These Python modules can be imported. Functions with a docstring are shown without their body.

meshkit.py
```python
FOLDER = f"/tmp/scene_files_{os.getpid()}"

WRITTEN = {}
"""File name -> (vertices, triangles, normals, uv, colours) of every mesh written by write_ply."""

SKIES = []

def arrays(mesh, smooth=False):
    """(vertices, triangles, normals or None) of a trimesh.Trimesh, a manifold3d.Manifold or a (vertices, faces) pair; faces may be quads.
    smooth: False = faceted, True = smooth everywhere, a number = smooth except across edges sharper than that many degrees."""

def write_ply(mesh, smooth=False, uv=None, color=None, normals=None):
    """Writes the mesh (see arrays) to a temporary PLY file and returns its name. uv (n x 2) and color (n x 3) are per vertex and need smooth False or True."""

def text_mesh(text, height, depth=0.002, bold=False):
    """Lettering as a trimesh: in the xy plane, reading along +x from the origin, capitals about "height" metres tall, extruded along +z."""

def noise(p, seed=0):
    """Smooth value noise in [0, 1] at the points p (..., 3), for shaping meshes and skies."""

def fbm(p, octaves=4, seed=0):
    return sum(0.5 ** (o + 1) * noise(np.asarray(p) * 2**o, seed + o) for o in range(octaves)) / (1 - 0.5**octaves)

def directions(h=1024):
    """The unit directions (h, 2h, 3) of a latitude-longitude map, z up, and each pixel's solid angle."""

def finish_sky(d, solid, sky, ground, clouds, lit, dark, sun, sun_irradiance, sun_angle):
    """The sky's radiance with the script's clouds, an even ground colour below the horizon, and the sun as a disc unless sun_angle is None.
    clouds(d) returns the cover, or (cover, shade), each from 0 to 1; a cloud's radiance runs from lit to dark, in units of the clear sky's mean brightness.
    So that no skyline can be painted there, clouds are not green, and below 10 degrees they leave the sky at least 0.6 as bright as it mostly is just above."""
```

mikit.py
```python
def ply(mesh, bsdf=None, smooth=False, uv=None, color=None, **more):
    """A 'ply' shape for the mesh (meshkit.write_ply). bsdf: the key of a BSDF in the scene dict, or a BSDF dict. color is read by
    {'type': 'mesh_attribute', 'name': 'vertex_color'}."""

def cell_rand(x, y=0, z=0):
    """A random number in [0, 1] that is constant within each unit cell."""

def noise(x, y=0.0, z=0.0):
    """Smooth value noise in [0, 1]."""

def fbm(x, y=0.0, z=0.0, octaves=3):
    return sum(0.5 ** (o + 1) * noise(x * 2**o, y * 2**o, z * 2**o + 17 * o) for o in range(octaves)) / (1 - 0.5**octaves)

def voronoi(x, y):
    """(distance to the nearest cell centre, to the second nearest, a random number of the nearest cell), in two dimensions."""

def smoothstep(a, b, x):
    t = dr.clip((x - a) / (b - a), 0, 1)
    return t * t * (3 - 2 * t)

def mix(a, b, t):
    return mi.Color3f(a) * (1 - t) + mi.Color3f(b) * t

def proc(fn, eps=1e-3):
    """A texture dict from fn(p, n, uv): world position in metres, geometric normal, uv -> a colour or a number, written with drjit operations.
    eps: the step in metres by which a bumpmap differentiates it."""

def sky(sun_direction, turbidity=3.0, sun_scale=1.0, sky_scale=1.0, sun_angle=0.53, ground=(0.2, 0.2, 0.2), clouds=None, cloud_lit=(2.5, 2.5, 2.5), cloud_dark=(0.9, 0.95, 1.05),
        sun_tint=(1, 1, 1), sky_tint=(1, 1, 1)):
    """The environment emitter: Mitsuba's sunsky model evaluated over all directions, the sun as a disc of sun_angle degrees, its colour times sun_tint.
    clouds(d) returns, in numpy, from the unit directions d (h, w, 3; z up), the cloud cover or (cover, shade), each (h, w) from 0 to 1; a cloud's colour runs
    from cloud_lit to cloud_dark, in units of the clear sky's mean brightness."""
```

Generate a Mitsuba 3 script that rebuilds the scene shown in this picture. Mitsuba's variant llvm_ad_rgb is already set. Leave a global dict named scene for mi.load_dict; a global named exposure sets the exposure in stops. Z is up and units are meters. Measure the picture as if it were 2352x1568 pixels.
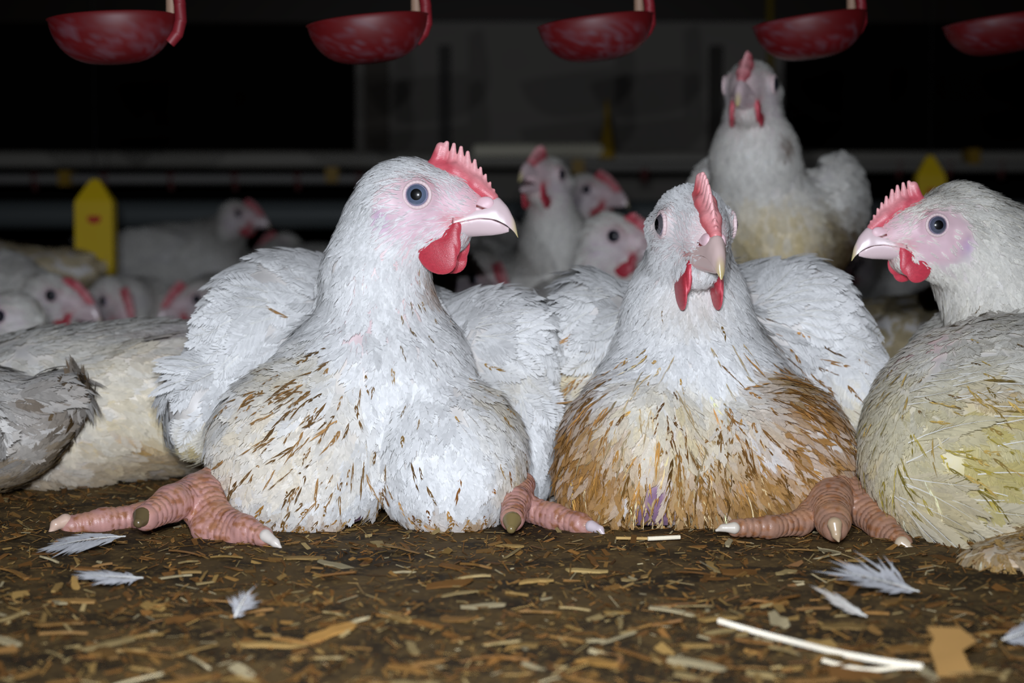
import math, random
import numpy as np, trimesh, mitsuba as mi, drjit as dr
import meshkit, mikit
from mikit import noise, fbm, smoothstep, mix

random.seed(7)
scene, labels = {}, {}
T4 = mi.ScalarTransform4f

# ------------------------------------------------------------------ camera, light, exposure
FPX, CX, CY = 4000.0, 1176.0, 784.0
PITCH = math.atan(231 / FPX)
CAM = np.array([0.0, 0.0, 0.14])
RT = np.array([1.0, 0, 0])
FW = np.array([0, math.cos(PITCH), -math.sin(PITCH)])
UP = np.array([0, math.sin(PITCH), math.cos(PITCH)])
scene['camera'] = {'type': 'thinlens', 'fov': math.degrees(2 * math.atan(CX / FPX)), 'fov_axis': 'x',
                   'aperture_radius': 0.0031, 'focus_distance': 0.835, 'near_clip': 0.05, 'far_clip': 50.0,
                   'to_world': T4().look_at(origin=CAM.tolist(), target=(CAM + FW).tolist(), up=UP.tolist())}
# the photographer's flash, just above the lens: a head of a few centimetres
FLASH = np.array([-0.015, -0.02, 0.205])
for i, (dx, dz) in enumerate([(-.03, -.02), (.03, -.02), (-.03, .02), (.03, .02)]):
    o = FLASH + np.array([dx, 0, dz])
    scene['flash_%d' % i] = {'type': 'spot', 'cutoff_angle': 38.0, 'beam_width': 13.0,
        'intensity': {'type': 'rgb', 'value': [0.665, 0.71, 0.79]},
        'to_world': T4().look_at(origin=o.tolist(), target=[-0.03, 0.95, 0.10], up=[0, 0, 1])}
exposure = 0.0

# ------------------------------------------------------------------ helpers
PX = 1 / 4600.0                                    # one head unit


def P(u, v, D):
    """the world point that lies D metres deep in the direction of a place in the photograph"""
    return CAM + D * (FW + RT * (u - CX) / FPX + UP * (CY - v) / FPX)


def lin(c):
    c = np.asarray(c, float) / 255.0
    return np.where(c < 0.04045, c / 12.92, ((c + 0.055) / 1.055) ** 2.4)


def unit(a):
    a = np.asarray(a, float)
    return a / np.maximum(np.linalg.norm(a, axis=-1, keepdims=True), 1e-12)


def raw_ply(v, f, n, c, bsdf):
    path = meshkit.write_ply((v, f), False, None, c, normals=n)
    return {'type': 'ply', 'filename': path, 'face_normals': n is None, 'bsdf': {'type': 'ref', 'id': bsdf}}


def put(key, shape, label=None, category=None, group=None, kind=None):
    scene[key] = shape
    tag(key, label, category, group, kind)
    return key


def tag(key, label=None, category=None, group=None, kind=None):
    d = {k: x for k, x in (('label', label), ('category', category), ('group', group), ('kind', kind)) if x}
    if d:
        labels[key] = d


_taken = {}


def num(key):
    n = _taken.get(key, -1) + 1
    _taken[key] = n
    return key if n == 0 else '%s_%03d' % (key, n)


# ------------------------------------------------------------------ materials
VC = {'type': 'mesh_attribute', 'name': 'vertex_color'}
scene['feather_mat'] = {'type': 'principledthin', 'base_color': VC, 'roughness': 0.55, 'diff_trans': 0.45, 'eta': 1.35, 'sheen': 0.2}
scene['skin_mat'] = {'type': 'twosided', 'bsdf': {'type': 'principled', 'base_color': VC, 'roughness': 0.48, 'specular': 0.45}}
scene['flesh_mat'] = {'type': 'twosided', 'bsdf': {'type': 'bumpmap',
    'arbitrary': mikit.proc(lambda p, n, uv: fbm(p.x * 2600, p.y * 2600, p.z * 2600, 2), 1e-4), 'scale': 0.00008,
    'bsdf': {'type': 'principled', 'base_color': VC, 'roughness': 0.42, 'specular': 0.5}}}
scene['horn_mat'] = {'type': 'twosided', 'bsdf': {'type': 'principled', 'base_color': VC, 'roughness': 0.27, 'specular': 0.55}}
scene['eye_mat'] = {'type': 'twosided', 'bsdf': {'type': 'principled', 'base_color': VC, 'roughness': 0.09, 'specular': 0.6, 'clearcoat': 1.0, 'clearcoat_gloss': 0.98}}
scene['chip_mat'] = {'type': 'twosided', 'bsdf': {'type': 'principled', 'base_color': VC, 'roughness': 0.7, 'specular': 0.25}}
scene['plastic_mat'] = {'type': 'twosided', 'bsdf': {'type': 'principled', 'base_color': VC, 'roughness': 0.5, 'specular': 0.4}}


# ------------------------------------------------------------------ implicit surfaces
def ell(c, r, M=None, k=0.01):
    return ('e', np.asarray(c, float), np.asarray(r, float), np.eye(3) if M is None else M, k)


def cap(a, b, ra, rb, k=0.01, rip=0.0, lam=1.0):
    return ('c', np.asarray(a, float), np.asarray(b, float), ra, rb, k, rip, lam)


def sub(a, b, ra, rb, k=0.01):
    return ('s', np.asarray(a, float), np.asarray(b, float), ra, rb, k, 0.0, 1.0)


def sdf(prims, p, floor=None):
    d = None
    for q in prims:
        if q[0] == 'e':
            l = (p - q[1]) @ q[3].T
            k0 = np.linalg.norm(l / q[2], axis=1)
            k1 = np.linalg.norm(l / q[2] ** 2, axis=1)
            x, k = k0 * (k0 - 1) / np.maximum(k1, 1e-9), q[4]
        else:
            ab = q[2] - q[1]
            t = np.clip((p - q[1]) @ ab / (ab @ ab), 0, 1)
            r = q[3] + (q[4] - q[3]) * t
            if q[6]:
                s = t * np.linalg.norm(ab)
                r = r + q[6] * (np.abs(np.sin(np.pi * s / q[7])) - 0.5)
            x, k = np.linalg.norm(p - q[1] - t[:, None] * ab, axis=1) - r, q[5]
        if d is None:
            d = x
        elif q[0] == 's':
            h = np.clip(0.5 - 0.5 * (d + x) / k, 0, 1)
            d = d * (1 - h) - x * h + k * h * (1 - h)
        else:
            h = np.clip(0.5 + 0.5 * (x - d) / k, 0, 1)
            d = d * h + x * (1 - h) - k * h * (1 - h)
            # h is the share of the older shape
    if floor is not None:
        x = floor - p[:, 2]
        d = np.maximum(d, x)
    return d


def bounds(prims):
    lo, hi = [], []
    for q in prims:
        if q[0] == 'e':
            e = np.abs(q[3].T) @ q[2]
            lo.append(q[1] - e); hi.append(q[1] + e)
        elif q[0] == 'c':
            r = max(q[3], q[4])
            lo.append(np.minimum(q[1], q[2]) - r); hi.append(np.maximum(q[1], q[2]) + r)
    return np.min(lo, 0), np.max(hi, 0)


def surf(prims, h, floor=None):
    """surface nets over a grid of step h, projected onto the surface: (vertices, triangles, normals)"""
    lo, hi = bounds(prims)
    lo, hi = lo - 3 * h, hi + 3 * h
    n = np.ceil((hi - lo) / h).astype(int) + 1
    ax = [lo[a] + h * np.arange(n[a]) for a in range(3)]
    F = np.empty(n, np.float32)
    Y, Z = np.meshgrid(ax[1], ax[2], indexing='ij')
    step = max(1, 200000 // Y.size)
    for i in range(0, n[0], step):
        xs = ax[0][i:i + step]
        g = np.empty((len(xs),) + Y.shape + (3,))
        g[..., 0], g[..., 1], g[..., 2] = xs[:, None, None], Y, Z
        F[i:i + step] = sdf(prims, g.reshape(-1, 3), floor).reshape(len(xs), *Y.shape)
    s = F < 0
    acc, cnt = np.zeros(tuple(n - 1) + (3,), np.float32), np.zeros(tuple(n - 1), np.float32)
    edges = []
    for a in range(3):
        b, c = (a + 1) % 3, (a + 2) % 3
        sl0 = [slice(None)] * 3; sl1 = [slice(None)] * 3
        sl0[a], sl1[a] = slice(0, -1), slice(1, None)
        cr = s[tuple(sl0)] != s[tuple(sl1)]
        idx = np.argwhere(cr)
        f0, f1 = F[tuple(sl0)][cr], F[tuple(sl1)][cr]
        pos = idx.astype(np.float32)
        pos[:, a] += f0 / (f0 - f1)
        quad = []
        for db, dc in ((1, 1), (0, 1), (0, 0), (1, 0)):
            ci = idx.copy()
            ci[:, b] -= db; ci[:, c] -= dc
            quad.append(ci)
            np.add.at(acc, tuple(ci.T), pos); np.add.at(cnt, tuple(ci.T), 1)
        edges.append((quad, s[tuple(sl0)][cr]))
    ids = np.full(tuple(n - 1), -1, int)
    on = cnt > 0
    ids[on] = np.arange(on.sum())
    v = lo + h * (acc[on] / cnt[on][:, None]).astype(float)
    faces = []
    for quad, inside in edges:
        q = np.stack([ids[tuple(ci.T)] for ci in quad], 1)
        q[~inside] = q[~inside][:, ::-1]
        faces += [q[:, [0, 1, 2]], q[:, [0, 2, 3]]]
    f = np.vstack(faces)
    e = 0.25 * h

    def grad(v):
        return np.stack([sdf(prims, v + e * np.eye(3)[a], floor) - sdf(prims, v - e * np.eye(3)[a], floor) for a in range(3)], 1) / (2 * e)

    for _ in range(2):
        g = grad(v)
        v = v - np.clip(sdf(prims, v, floor) / np.maximum((g * g).sum(1), 0.2), -h, h)[:, None] * g
    return v, f, unit(grad(v))


def flesh(key, prims, h, color, bsdf='flesh_mat', floor=None, **t):
    v, f, n = surf(prims, h, floor)
    c = color(v, n) if callable(color) else np.tile(lin(color), (len(v), 1))
    return put(key, raw_ply(v, f, n, np.clip(c, 0, 1), bsdf), **t)


# ------------------------------------------------------------------ feathers
TRIS = np.array([[0, 1, 2], [1, 3, 2]])


def feather_mesh(Pt, N, T, L, W, lift, c0, c1, nb, rng, cup=0.35, curl=0.25, fray=0.09, sweep=0.40, nblend=0.7, rachis=0.0, rc=None, wmax=0.16, jitter=0.10, hug=None, mid=0.36):
    """feathers as rows of barbs: arrays over the feathers in, (vertices, triangles, normals, colours) out"""
    n = len(Pt)
    B = np.cross(N, T)
    j = (np.arange(nb) + 0.5) / nb
    t = np.concatenate([j, j])[None, :]
    side = np.concatenate([np.ones(nb), -np.ones(nb)])[None, :]
    L_, W_ = L[:, None], W[:, None]
    s0 = L_ * (0.02 + 0.80 * t)
    prof = (1 - t ** 3) * np.clip(0.45 + 2.0 * t, 0, 1)
    y1 = side * W_ * 0.5 * prof * (1 + fray * rng.normal(size=(n, 2 * nb))) + W_ * 0.04 * rng.normal(size=(n, 2 * nb))
    s1 = s0 + L_ * ((sweep - 0.5 * sweep * t) + fray * 0.5 * rng.normal(size=(n, 2 * nb)))
    if nb == 1:
        s0 = L_ * 0.04 * rng.random((n, 2)); s1 = L_ * (0.8 + 0.3 * rng.random((n, 2))); y1 = W_ * 0.8 * rng.normal(size=(n, 2))
    sm, ym = s0 + mid * (s1 - s0), y1 * (mid * 1.4 if mid < .6 else mid * 1.02)
    bend = 0.12 * rng.normal(size=(n, 1))
    wb = np.minimum(L_ * 0.8 / nb * 0.8, W_ * wmax) * (0.8 + 0.4 * rng.random((n, 2 * nb)))
    ds, dy = s1 - s0, y1
    ln = np.sqrt(ds ** 2 + dy ** 2) + 1e-9
    ps, py = -dy / ln * wb, ds / ln * wb
    z0 = (0.0006 + 0.0006 * rng.random((n, 1)))

    def at(s, y):
        x = s / L_
        z = z0 + lift[:, None] * s - curl * L_ * 0.5 * x ** 2 * lift[:, None] * 2 - cup * y ** 2 / np.maximum(W_, 1e-6)
        if hug is not None:
            z = z - hug[0][:, None] * 4 * x * (1 - x) - hug[1][:, None] * (2 * x * x - x)
        yy = y + bend * L_ * x ** 2
        return Pt[:, None] + T[:, None] * s[..., None] + B[:, None] * yy[..., None] + N[:, None] * z[..., None]

    zero = np.zeros_like(y1)
    v = np.stack([at(s0, zero), at(sm - ps, ym - py), at(sm + ps, ym + py), at(s1, y1)], 2)
    jit = jitter * rng.normal(size=(n, 2 * nb, 1, 1))
    perp = (T[:, None] * (ps / wb)[..., None] + B[:, None] * (py / wb)[..., None])[:, :, None]
    yy = np.stack([zero, ym, ym, y1], 2)[..., None]
    nn = N[:, None, None] * nblend + (1 - nblend) * (N[:, None, None] + 2 * cup * yy / np.maximum(W_, 1e-6)[..., None, None] * B[:, None, None] + 0.5 * (lift[:, None, None, None]) * -T[:, None, None]) + jit * perp * (1 - 0.5 * nblend)
    nn = np.broadcast_to(nn, v.shape)
    x = np.clip(np.stack([s0, sm, sm, s1], 2) / L_[..., None], 0, 1)[..., None] ** 1.4
    c = c0[:, None, None] * (1 - x) + c1[:, None, None] * x
    c = c * (1 + 0.07 * rng.normal(size=(n, 2 * nb, 1, 1)))
    m = n * 2 * nb
    V = v.reshape(-1, 3)
    Fc = (np.arange(m)[:, None, None] * 4 + TRIS[None]).reshape(-1, 3)
    Nn, C = unit(nn.reshape(-1, 3)), c.reshape(-1, 3)
    if rachis:
        ss = np.linspace(0, 0.97, 6)[None, :] * L_
        wr = rachis * (1.05 - ss / L_)
        a = at(ss, 0 * ss - wr) + N[:, None] * 0.0003
        b = at(ss, 0 * ss + wr) + N[:, None] * 0.0003
        rv = np.stack([a, b], 2).reshape(-1, 3)
        i = (np.arange(n)[:, None] * 12 + np.arange(5)[None, :] * 2).reshape(-1, 1)
        rf = np.vstack([i + [[0, 1, 3]], i + [[0, 3, 2]]]) + len(V)
        V, Fc = np.vstack([V, rv]), np.vstack([Fc, rf])
        Nn = np.vstack([Nn, np.repeat(N, 12, 0)])
        C = np.vstack([C, np.repeat(np.tile(lin(rc if rc is not None else (240, 238, 230)), (n, 1)), 12, 0)])
    return V, Fc, Nn, np.clip(C, 0.002, 0.95)


def soft(p, ctr, sig):
    """softmax weights (n, k) of control points"""
    o = ctr.mean(0)
    p, c = p - o, ctr - o
    d2 = (p ** 2).sum(1)[:, None] - 2 * p @ c.T + (c ** 2).sum(1)[None]
    e = -d2 / (2 * sig[None] ** 2)
    e -= e.max(1, keepdims=True)
    w = np.exp(e)
    return w / w.sum(1, keepdims=True)


# ------------------------------------------------------------------ the head, in units of about 0.22 mm from the middle between the eyes
class Head:
    def __init__(s, O, fwd, up=(0, 0, 1), scale=1.0):
        s.O, s.X = np.asarray(O, float), unit(fwd)
        s.Y = unit(np.cross(up, s.X))
        s.Z = np.cross(s.X, s.Y)
        s.A = np.stack([s.X, s.Y, s.Z])
        s.k = PX * scale

    def w(s, x, y=None, z=None):
        q = np.array([x, y, z], float) if y is not None else np.asarray(x, float)
        return s.O + s.k * (q @ s.A)

    def d(s, x):
        return np.asarray(x, float) @ s.A

    def l(s, p):
        return (p - s.O) @ s.A.T / s.k

    def ell(s, c, r, k=14, rot=0.0):
        M = s.A
        if rot:
            ca, sa = math.cos(rot), math.sin(rot)
            M = np.array([[ca, 0, sa], [0, 1, 0], [-sa, 0, ca]]) @ s.A
        return ell(s.w(c), np.array(r) * s.k, M, k * s.k)

    def cap(s, a, b, ra, rb, k=8):
        return cap(s.w(a), s.w(b), ra * s.k, rb * s.k, k * s.k)

    def prims(s):
        r = [s.ell((-42, 0, -18), (118, 88, 100)), s.ell((-55, 0, -80), (92, 84, 80), 30), s.ell((48, 0, -14), (88, 56, 66), 30),
             s.ell((92, 0, -36), (62, 40, 44), 20), s.ell((30, 0, -92), (74, 50, 44), 25)]
        for y in (-1, 1):
            r.append(s.ell((2, 66 * y, 0), (42, 22, 40), 10))
            r.append(s.ell((-80, 78 * y, -18), (30, 16, 26), 14))
        return r


# pos, dir, length, width, density, skin colour, sigma      (y is mirrored)
HEADC = [((0, 30, 90), (-1, 0, .1), 40, 6, 1.0, (226, 216, 212), 34), ((62, 36, 55), (-.75, .35, .45), 36, 3, 1.0, (226, 200, 202), 20),
         ((-90, 40, 70), (-1, 0, -.4), 44, 8, 1.1, (226, 216, 212), 40), ((-150, 40, -20), (-.6, 0, -1), 48, 10, 1.2, (225, 212, 205), 45),
         ((-120, 60, -90), (-.6, 0, -1), 40, 9, 1.0, (222, 205, 200), 40),
         ((30, 74, 44), (-.8, 0, .35), 22, 1.5, .16, (220, 138, 146), 15), ((-40, 84, 44), (-1, 0, .1), 28, 3.5, 1.0, (224, 200, 200), 24),
         ((80, 50, -5), (-.6, 0, .6), 24, 1.5, .32, (226, 190, 198), 22), ((10, 88, -52), (-1, 0, -.2), 28, 1.7, .36, (222, 202, 212), 28),
         ((70, 60, -58), (-1, 0, -.3), 14, 1.4, .15, (220, 120, 126), 11), ((34, 70, -96), (-1, 0, -.5), 30, 2.0, .55, (216, 188, 196), 22),
         ((-25, 82, -125), (-.8, 0, -.8), 36, 3.4, .9, (214, 196, 200), 32), ((-88, 92, -62), (-.6, 0, -.6), 24, 2.0, .3, (204, 168, 208), 18),
         ((-76, 92, -14), (-1, 0, -.1), 36, 4, 1.0, (232, 220, 220), 22), ((-40, 88, -85), (-.9, 0, -.4), 32, 2.2, .5, (216, 200, 212), 26),
         ((95, 0, -118), (-.6, 0, -.8), 20, 1.8, .7, (205, 160, 158), 24), ((25, 0, -150), (-.3, 0, -1), 28, 3.2, .8, (215, 185, 185), 40),
         ((2, 96, 0), (-1, 0, 0), 8, 1.5, 0.0, (226, 206, 208), 30), ((122, 0, -30), (-1, 0, 0), 8, 1.5, 0.0, (228, 184, 190), 32)]


def loft(key, H, xs, zt, zb, hw, color, m=20, flip=False):
    """a horn: closed rings along the head's x axis, rounded above, flatter below"""
    xs, zt, zb, hw = (np.asarray(a, float) for a in (xs, zt, zb, hw))
    u = np.linspace(0, 1, 40)
    s = np.linspace(0, 1, len(xs))
    X, ZT, ZB, HW = (np.interp(u, s, a) for a in (xs, zt, zb, hw))
    for a in (X, ZT, ZB, HW):
        a[1:-1] = (a[:-2] + 2 * a[1:-1] + a[2:]) / 4
    th = np.linspace(0, 2 * math.pi, m, endpoint=False)
    cy, sz = np.cos(th), np.sin(th)
    y = np.sign(cy) * np.abs(cy) ** 0.9
    z = np.where(sz > 0, 0.05 + 0.95 * np.abs(sz) ** 0.9, 0.05 - 0.05 * np.abs(sz) ** 0.6)
    if flip:
        z = 1 - z
    q = np.stack([np.broadcast_to(X[:, None], (40, m)), HW[:, None] * y, ZB[:, None] + (ZT - ZB)[:, None] * z], -1).reshape(-1, 3)
    i, j = np.meshgrid(np.arange(39), np.arange(m), indexing='ij')
    a, b, c, d = i * m + j, i * m + (j + 1) % m, (i + 1) * m + (j + 1) % m, (i + 1) * m + j
    f = np.vstack([np.stack([a, d, c], -1).reshape(-1, 3), np.stack([a, c, b], -1).reshape(-1, 3)])
    q = np.vstack([q, [[X[0], 0, (ZT[0] + ZB[0]) / 2], [X[-1], 0, (ZT[-1] + ZB[-1]) / 2]]])
    k = np.arange(m)
    f = np.vstack([f, np.stack([np.full(m, 40 * m), k, (k + 1) % m], 1), np.stack([np.full(m, 40 * m + 1), 39 * m + (k + 1) % m, 39 * m + k], 1)])
    v = H.w(q)
    tm = trimesh.Trimesh(v, f, process=False)
    if tm.volume < 0:
        f = f[:, ::-1]
    v, f, n = meshkit.arrays((v, f), True)
    return put(key, raw_ply(v, f, n, color(q), 'horn_mat'))


def dome(H, c, axis, r, a0, a1, color, n=28):
    """the part of a ball between two angles from its axis"""
    th = np.radians(np.linspace(a0, a1, 9))
    ph = np.linspace(0, 2 * math.pi, n, endpoint=False)
    ax = unit(axis); e1 = unit(np.cross(ax, [0, 0, 1.0] if abs(ax[2]) < .9 else [1.0, 0, 0])); e2 = np.cross(ax, e1)
    d = np.cos(th)[:, None, None] * ax + np.sin(th)[:, None, None] * (np.cos(ph)[:, None] * e1 + np.sin(ph)[:, None] * e2)[None]
    i, j = np.meshgrid(np.arange(8), np.arange(n), indexing='ij')
    a, b, cc, dd = i * n + j, i * n + (j + 1) % n, (i + 1) * n + (j + 1) % n, (i + 1) * n + j
    f = np.vstack([np.stack([a, dd, cc], -1).reshape(-1, 3), np.stack([a, cc, b], -1).reshape(-1, 3)])
    d = d.reshape(-1, 3)
    return raw_ply(H.w(np.asarray(c) + r * d), f, unit(H.d(d)), np.tile(lin(color), (len(d), 1)), 'eye_mat')


def beak_color(q):
    c = np.tile(lin((222, 198, 200)), (len(q), 1))
    a = np.clip((118 - q[:, 0]) / 40, 0, 1)[:, None] * np.clip((q[:, 2] + 66) / 12, 0, 1)[:, None]
    c = c * (1 - a) + lin((222, 120, 125)) * a
    b = np.clip((q[:, 0] - 205) / 16, 0, 1)[:, None]
    return c * (1 - b) + lin((205, 190, 130)) * b


def head_parts(key, H, q=1.0, opened=0.0, comb=1.0, wattle=1.0, comb_lean=0.0, iris=(84, 95, 116), red=(196, 82, 93), wred=(172, 48, 61), nost=True, beakc=(1, 1, 1), wy=50):
    zt = [-30, -14, -4, 0, 0, -22, -54, -90]
    xs = [78, 108, 138, 160, 176, 197, 214, 222]
    up = opened * 14
    loft(key + '__upper_beak', H, xs, np.array(zt) + up, np.array([-64, -56, -50, -51, -54, -64, -79, -92]) + up * .6, [50, 43, 33, 26, 22, 16, 9, 1.5], lambda q: beak_color(q) * .86 * np.array(beakc))
    lo = -opened * np.array([6, 14, 22, 30, 34, 38])
    loft(key + '__lower_beak', H, [72, 104, 136, 162, 184, 200], np.array([-66, -57, -50, -51, -60, -70]) + lo, np.array([-94, -93, -90, -88, -84, -79]) + lo, [44, 37, 27, 19, 12, 3], lambda q: beak_color(q) * .86 * np.array(beakc), flip=True)
    if opened:
        flesh(key + '__mouth', [H.ell((110, 0, -62 - 8 * opened), (52, 26, 4 + 8 * opened))], 3 * H.k / q, (70, 30, 34), 'skin_mat')
    # comb: a ridge of spikes on the brow
    R = [((22, 66), (36, 112), 17, 11), ((40, 74), (50, 122), 15, 5), ((62, 66), (67, 119), 15, 4), ((82, 56), (84, 112), 15, 4), ((100, 46), (100, 101), 15, 4),
         ((116, 36), (117, 83), 13, 3.5), ((128, 28), (131, 66), 12, 3), ((138, 22), (143, 50), 10, 3), ((148, 14), (154, 32), 9, 3), ((156, 8), (163, 16), 8, 3)]
    pr = [H.cap((20, 0, 64), (70, 0, 56), 21, 24), H.cap((70, 0, 56), (120, 0, 26), 24, 23), H.cap((120, 0, 26), (160, 0, -2), 23, 14)]
    for (a, b), (c, d), ra, rb in R:
        y = comb_lean * (d - b)
        pr.append(H.cap((a, 0, b), (a + (c - a), y, b + (d - b) * comb), ra, rb * 1.1, 5))
    if comb > 0:
        def comb_col(v, n):
            z = H.l(v)
            t = np.clip((z[:, 2] - (118 - 0.75 * z[:, 0]) + 2) / 40, 0, 1)[:, None] * .7
            m = meshkit.fbm(v * 900, 2)[:, None]
            return (lin(red) * (1 - t) + lin((238, 188, 188)) * t) * (0.85 + 0.3 * m)
        flesh(key + '__comb', pr, 2.6 * H.k / q, comb_col)
    # wattles
    if wattle > 0:
        for y in (-1, 1):
            w = wattle
            pr = [H.ell((44, wy * y, -95 - 42 * w), (50 * w, 8, 38 * w), 10, rot=-0.6), H.ell((76, (wy - 6) * y, -84 - 22 * w), (22, 9, 34), 12, rot=0.15), H.ell((84, (wy - 10) * y, -72), (14, 8, 22), 10)]
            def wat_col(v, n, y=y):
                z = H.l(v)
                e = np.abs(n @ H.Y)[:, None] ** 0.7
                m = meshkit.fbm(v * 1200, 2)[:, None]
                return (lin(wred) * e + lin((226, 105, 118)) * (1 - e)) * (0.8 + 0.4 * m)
            flesh(num(key + '__wattle'), pr, 2.4 * H.k / q, wat_col)
    # eyes with lids, nostrils
    for y in (-1, 1):
        e = num(key + '__eye')
        c, ax = (2, 66 * y, 0), (0.10, y, 0.04)
        scene[e] = dome(H, c, ax, 32, 46, 92, (196, 178, 208))
        scene[e + '__iris'] = dome(H, c, ax, 32, 17, 54, iris)
        scene[e + '__pupil'] = dome(H, c, ax, 32.2, 0, 24, (6, 6, 8))
        ring = [H.w(np.array(c) + 24 * y * np.array([ax[0] * y, 1, ax[2] * y]) * 0.72 + 31 * np.array([math.cos(a), 0, 0.94 * math.sin(a)])) for a in np.linspace(0, 2 * math.pi, 25)]
        flesh(num(key + '__eyelid'), [cap(ring[i], ring[i + 1], 4.2 * H.k, 4.2 * H.k, 2.5 * H.k) for i in range(24)], 2.6 * H.k / q, (214, 190, 190), 'skin_mat')
        if nost:
            k = num(key + '__nostril')
            def ncol(v, n):
                z = H.l(v)
                d = np.abs(z[:, 2] + 19 + .36 * (z[:, 0] - 123)) / 3.2 + np.clip(np.abs(z[:, 0] - 141) - 15, 0, 99)
                t = np.clip(1.5 - d, 0, 1)[:, None]
                return lin((224, 188, 194)) * (1 - t) + lin((110, 40, 35)) * t
            flesh(k, [H.ell((142, 17 * y, -20), (27, 11, 19), rot=0.45), H.ell((128, 22 * y, -28), (15, 11, 13), 10)], 1.5 * H.k / q, ncol, 'skin_mat')


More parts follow.
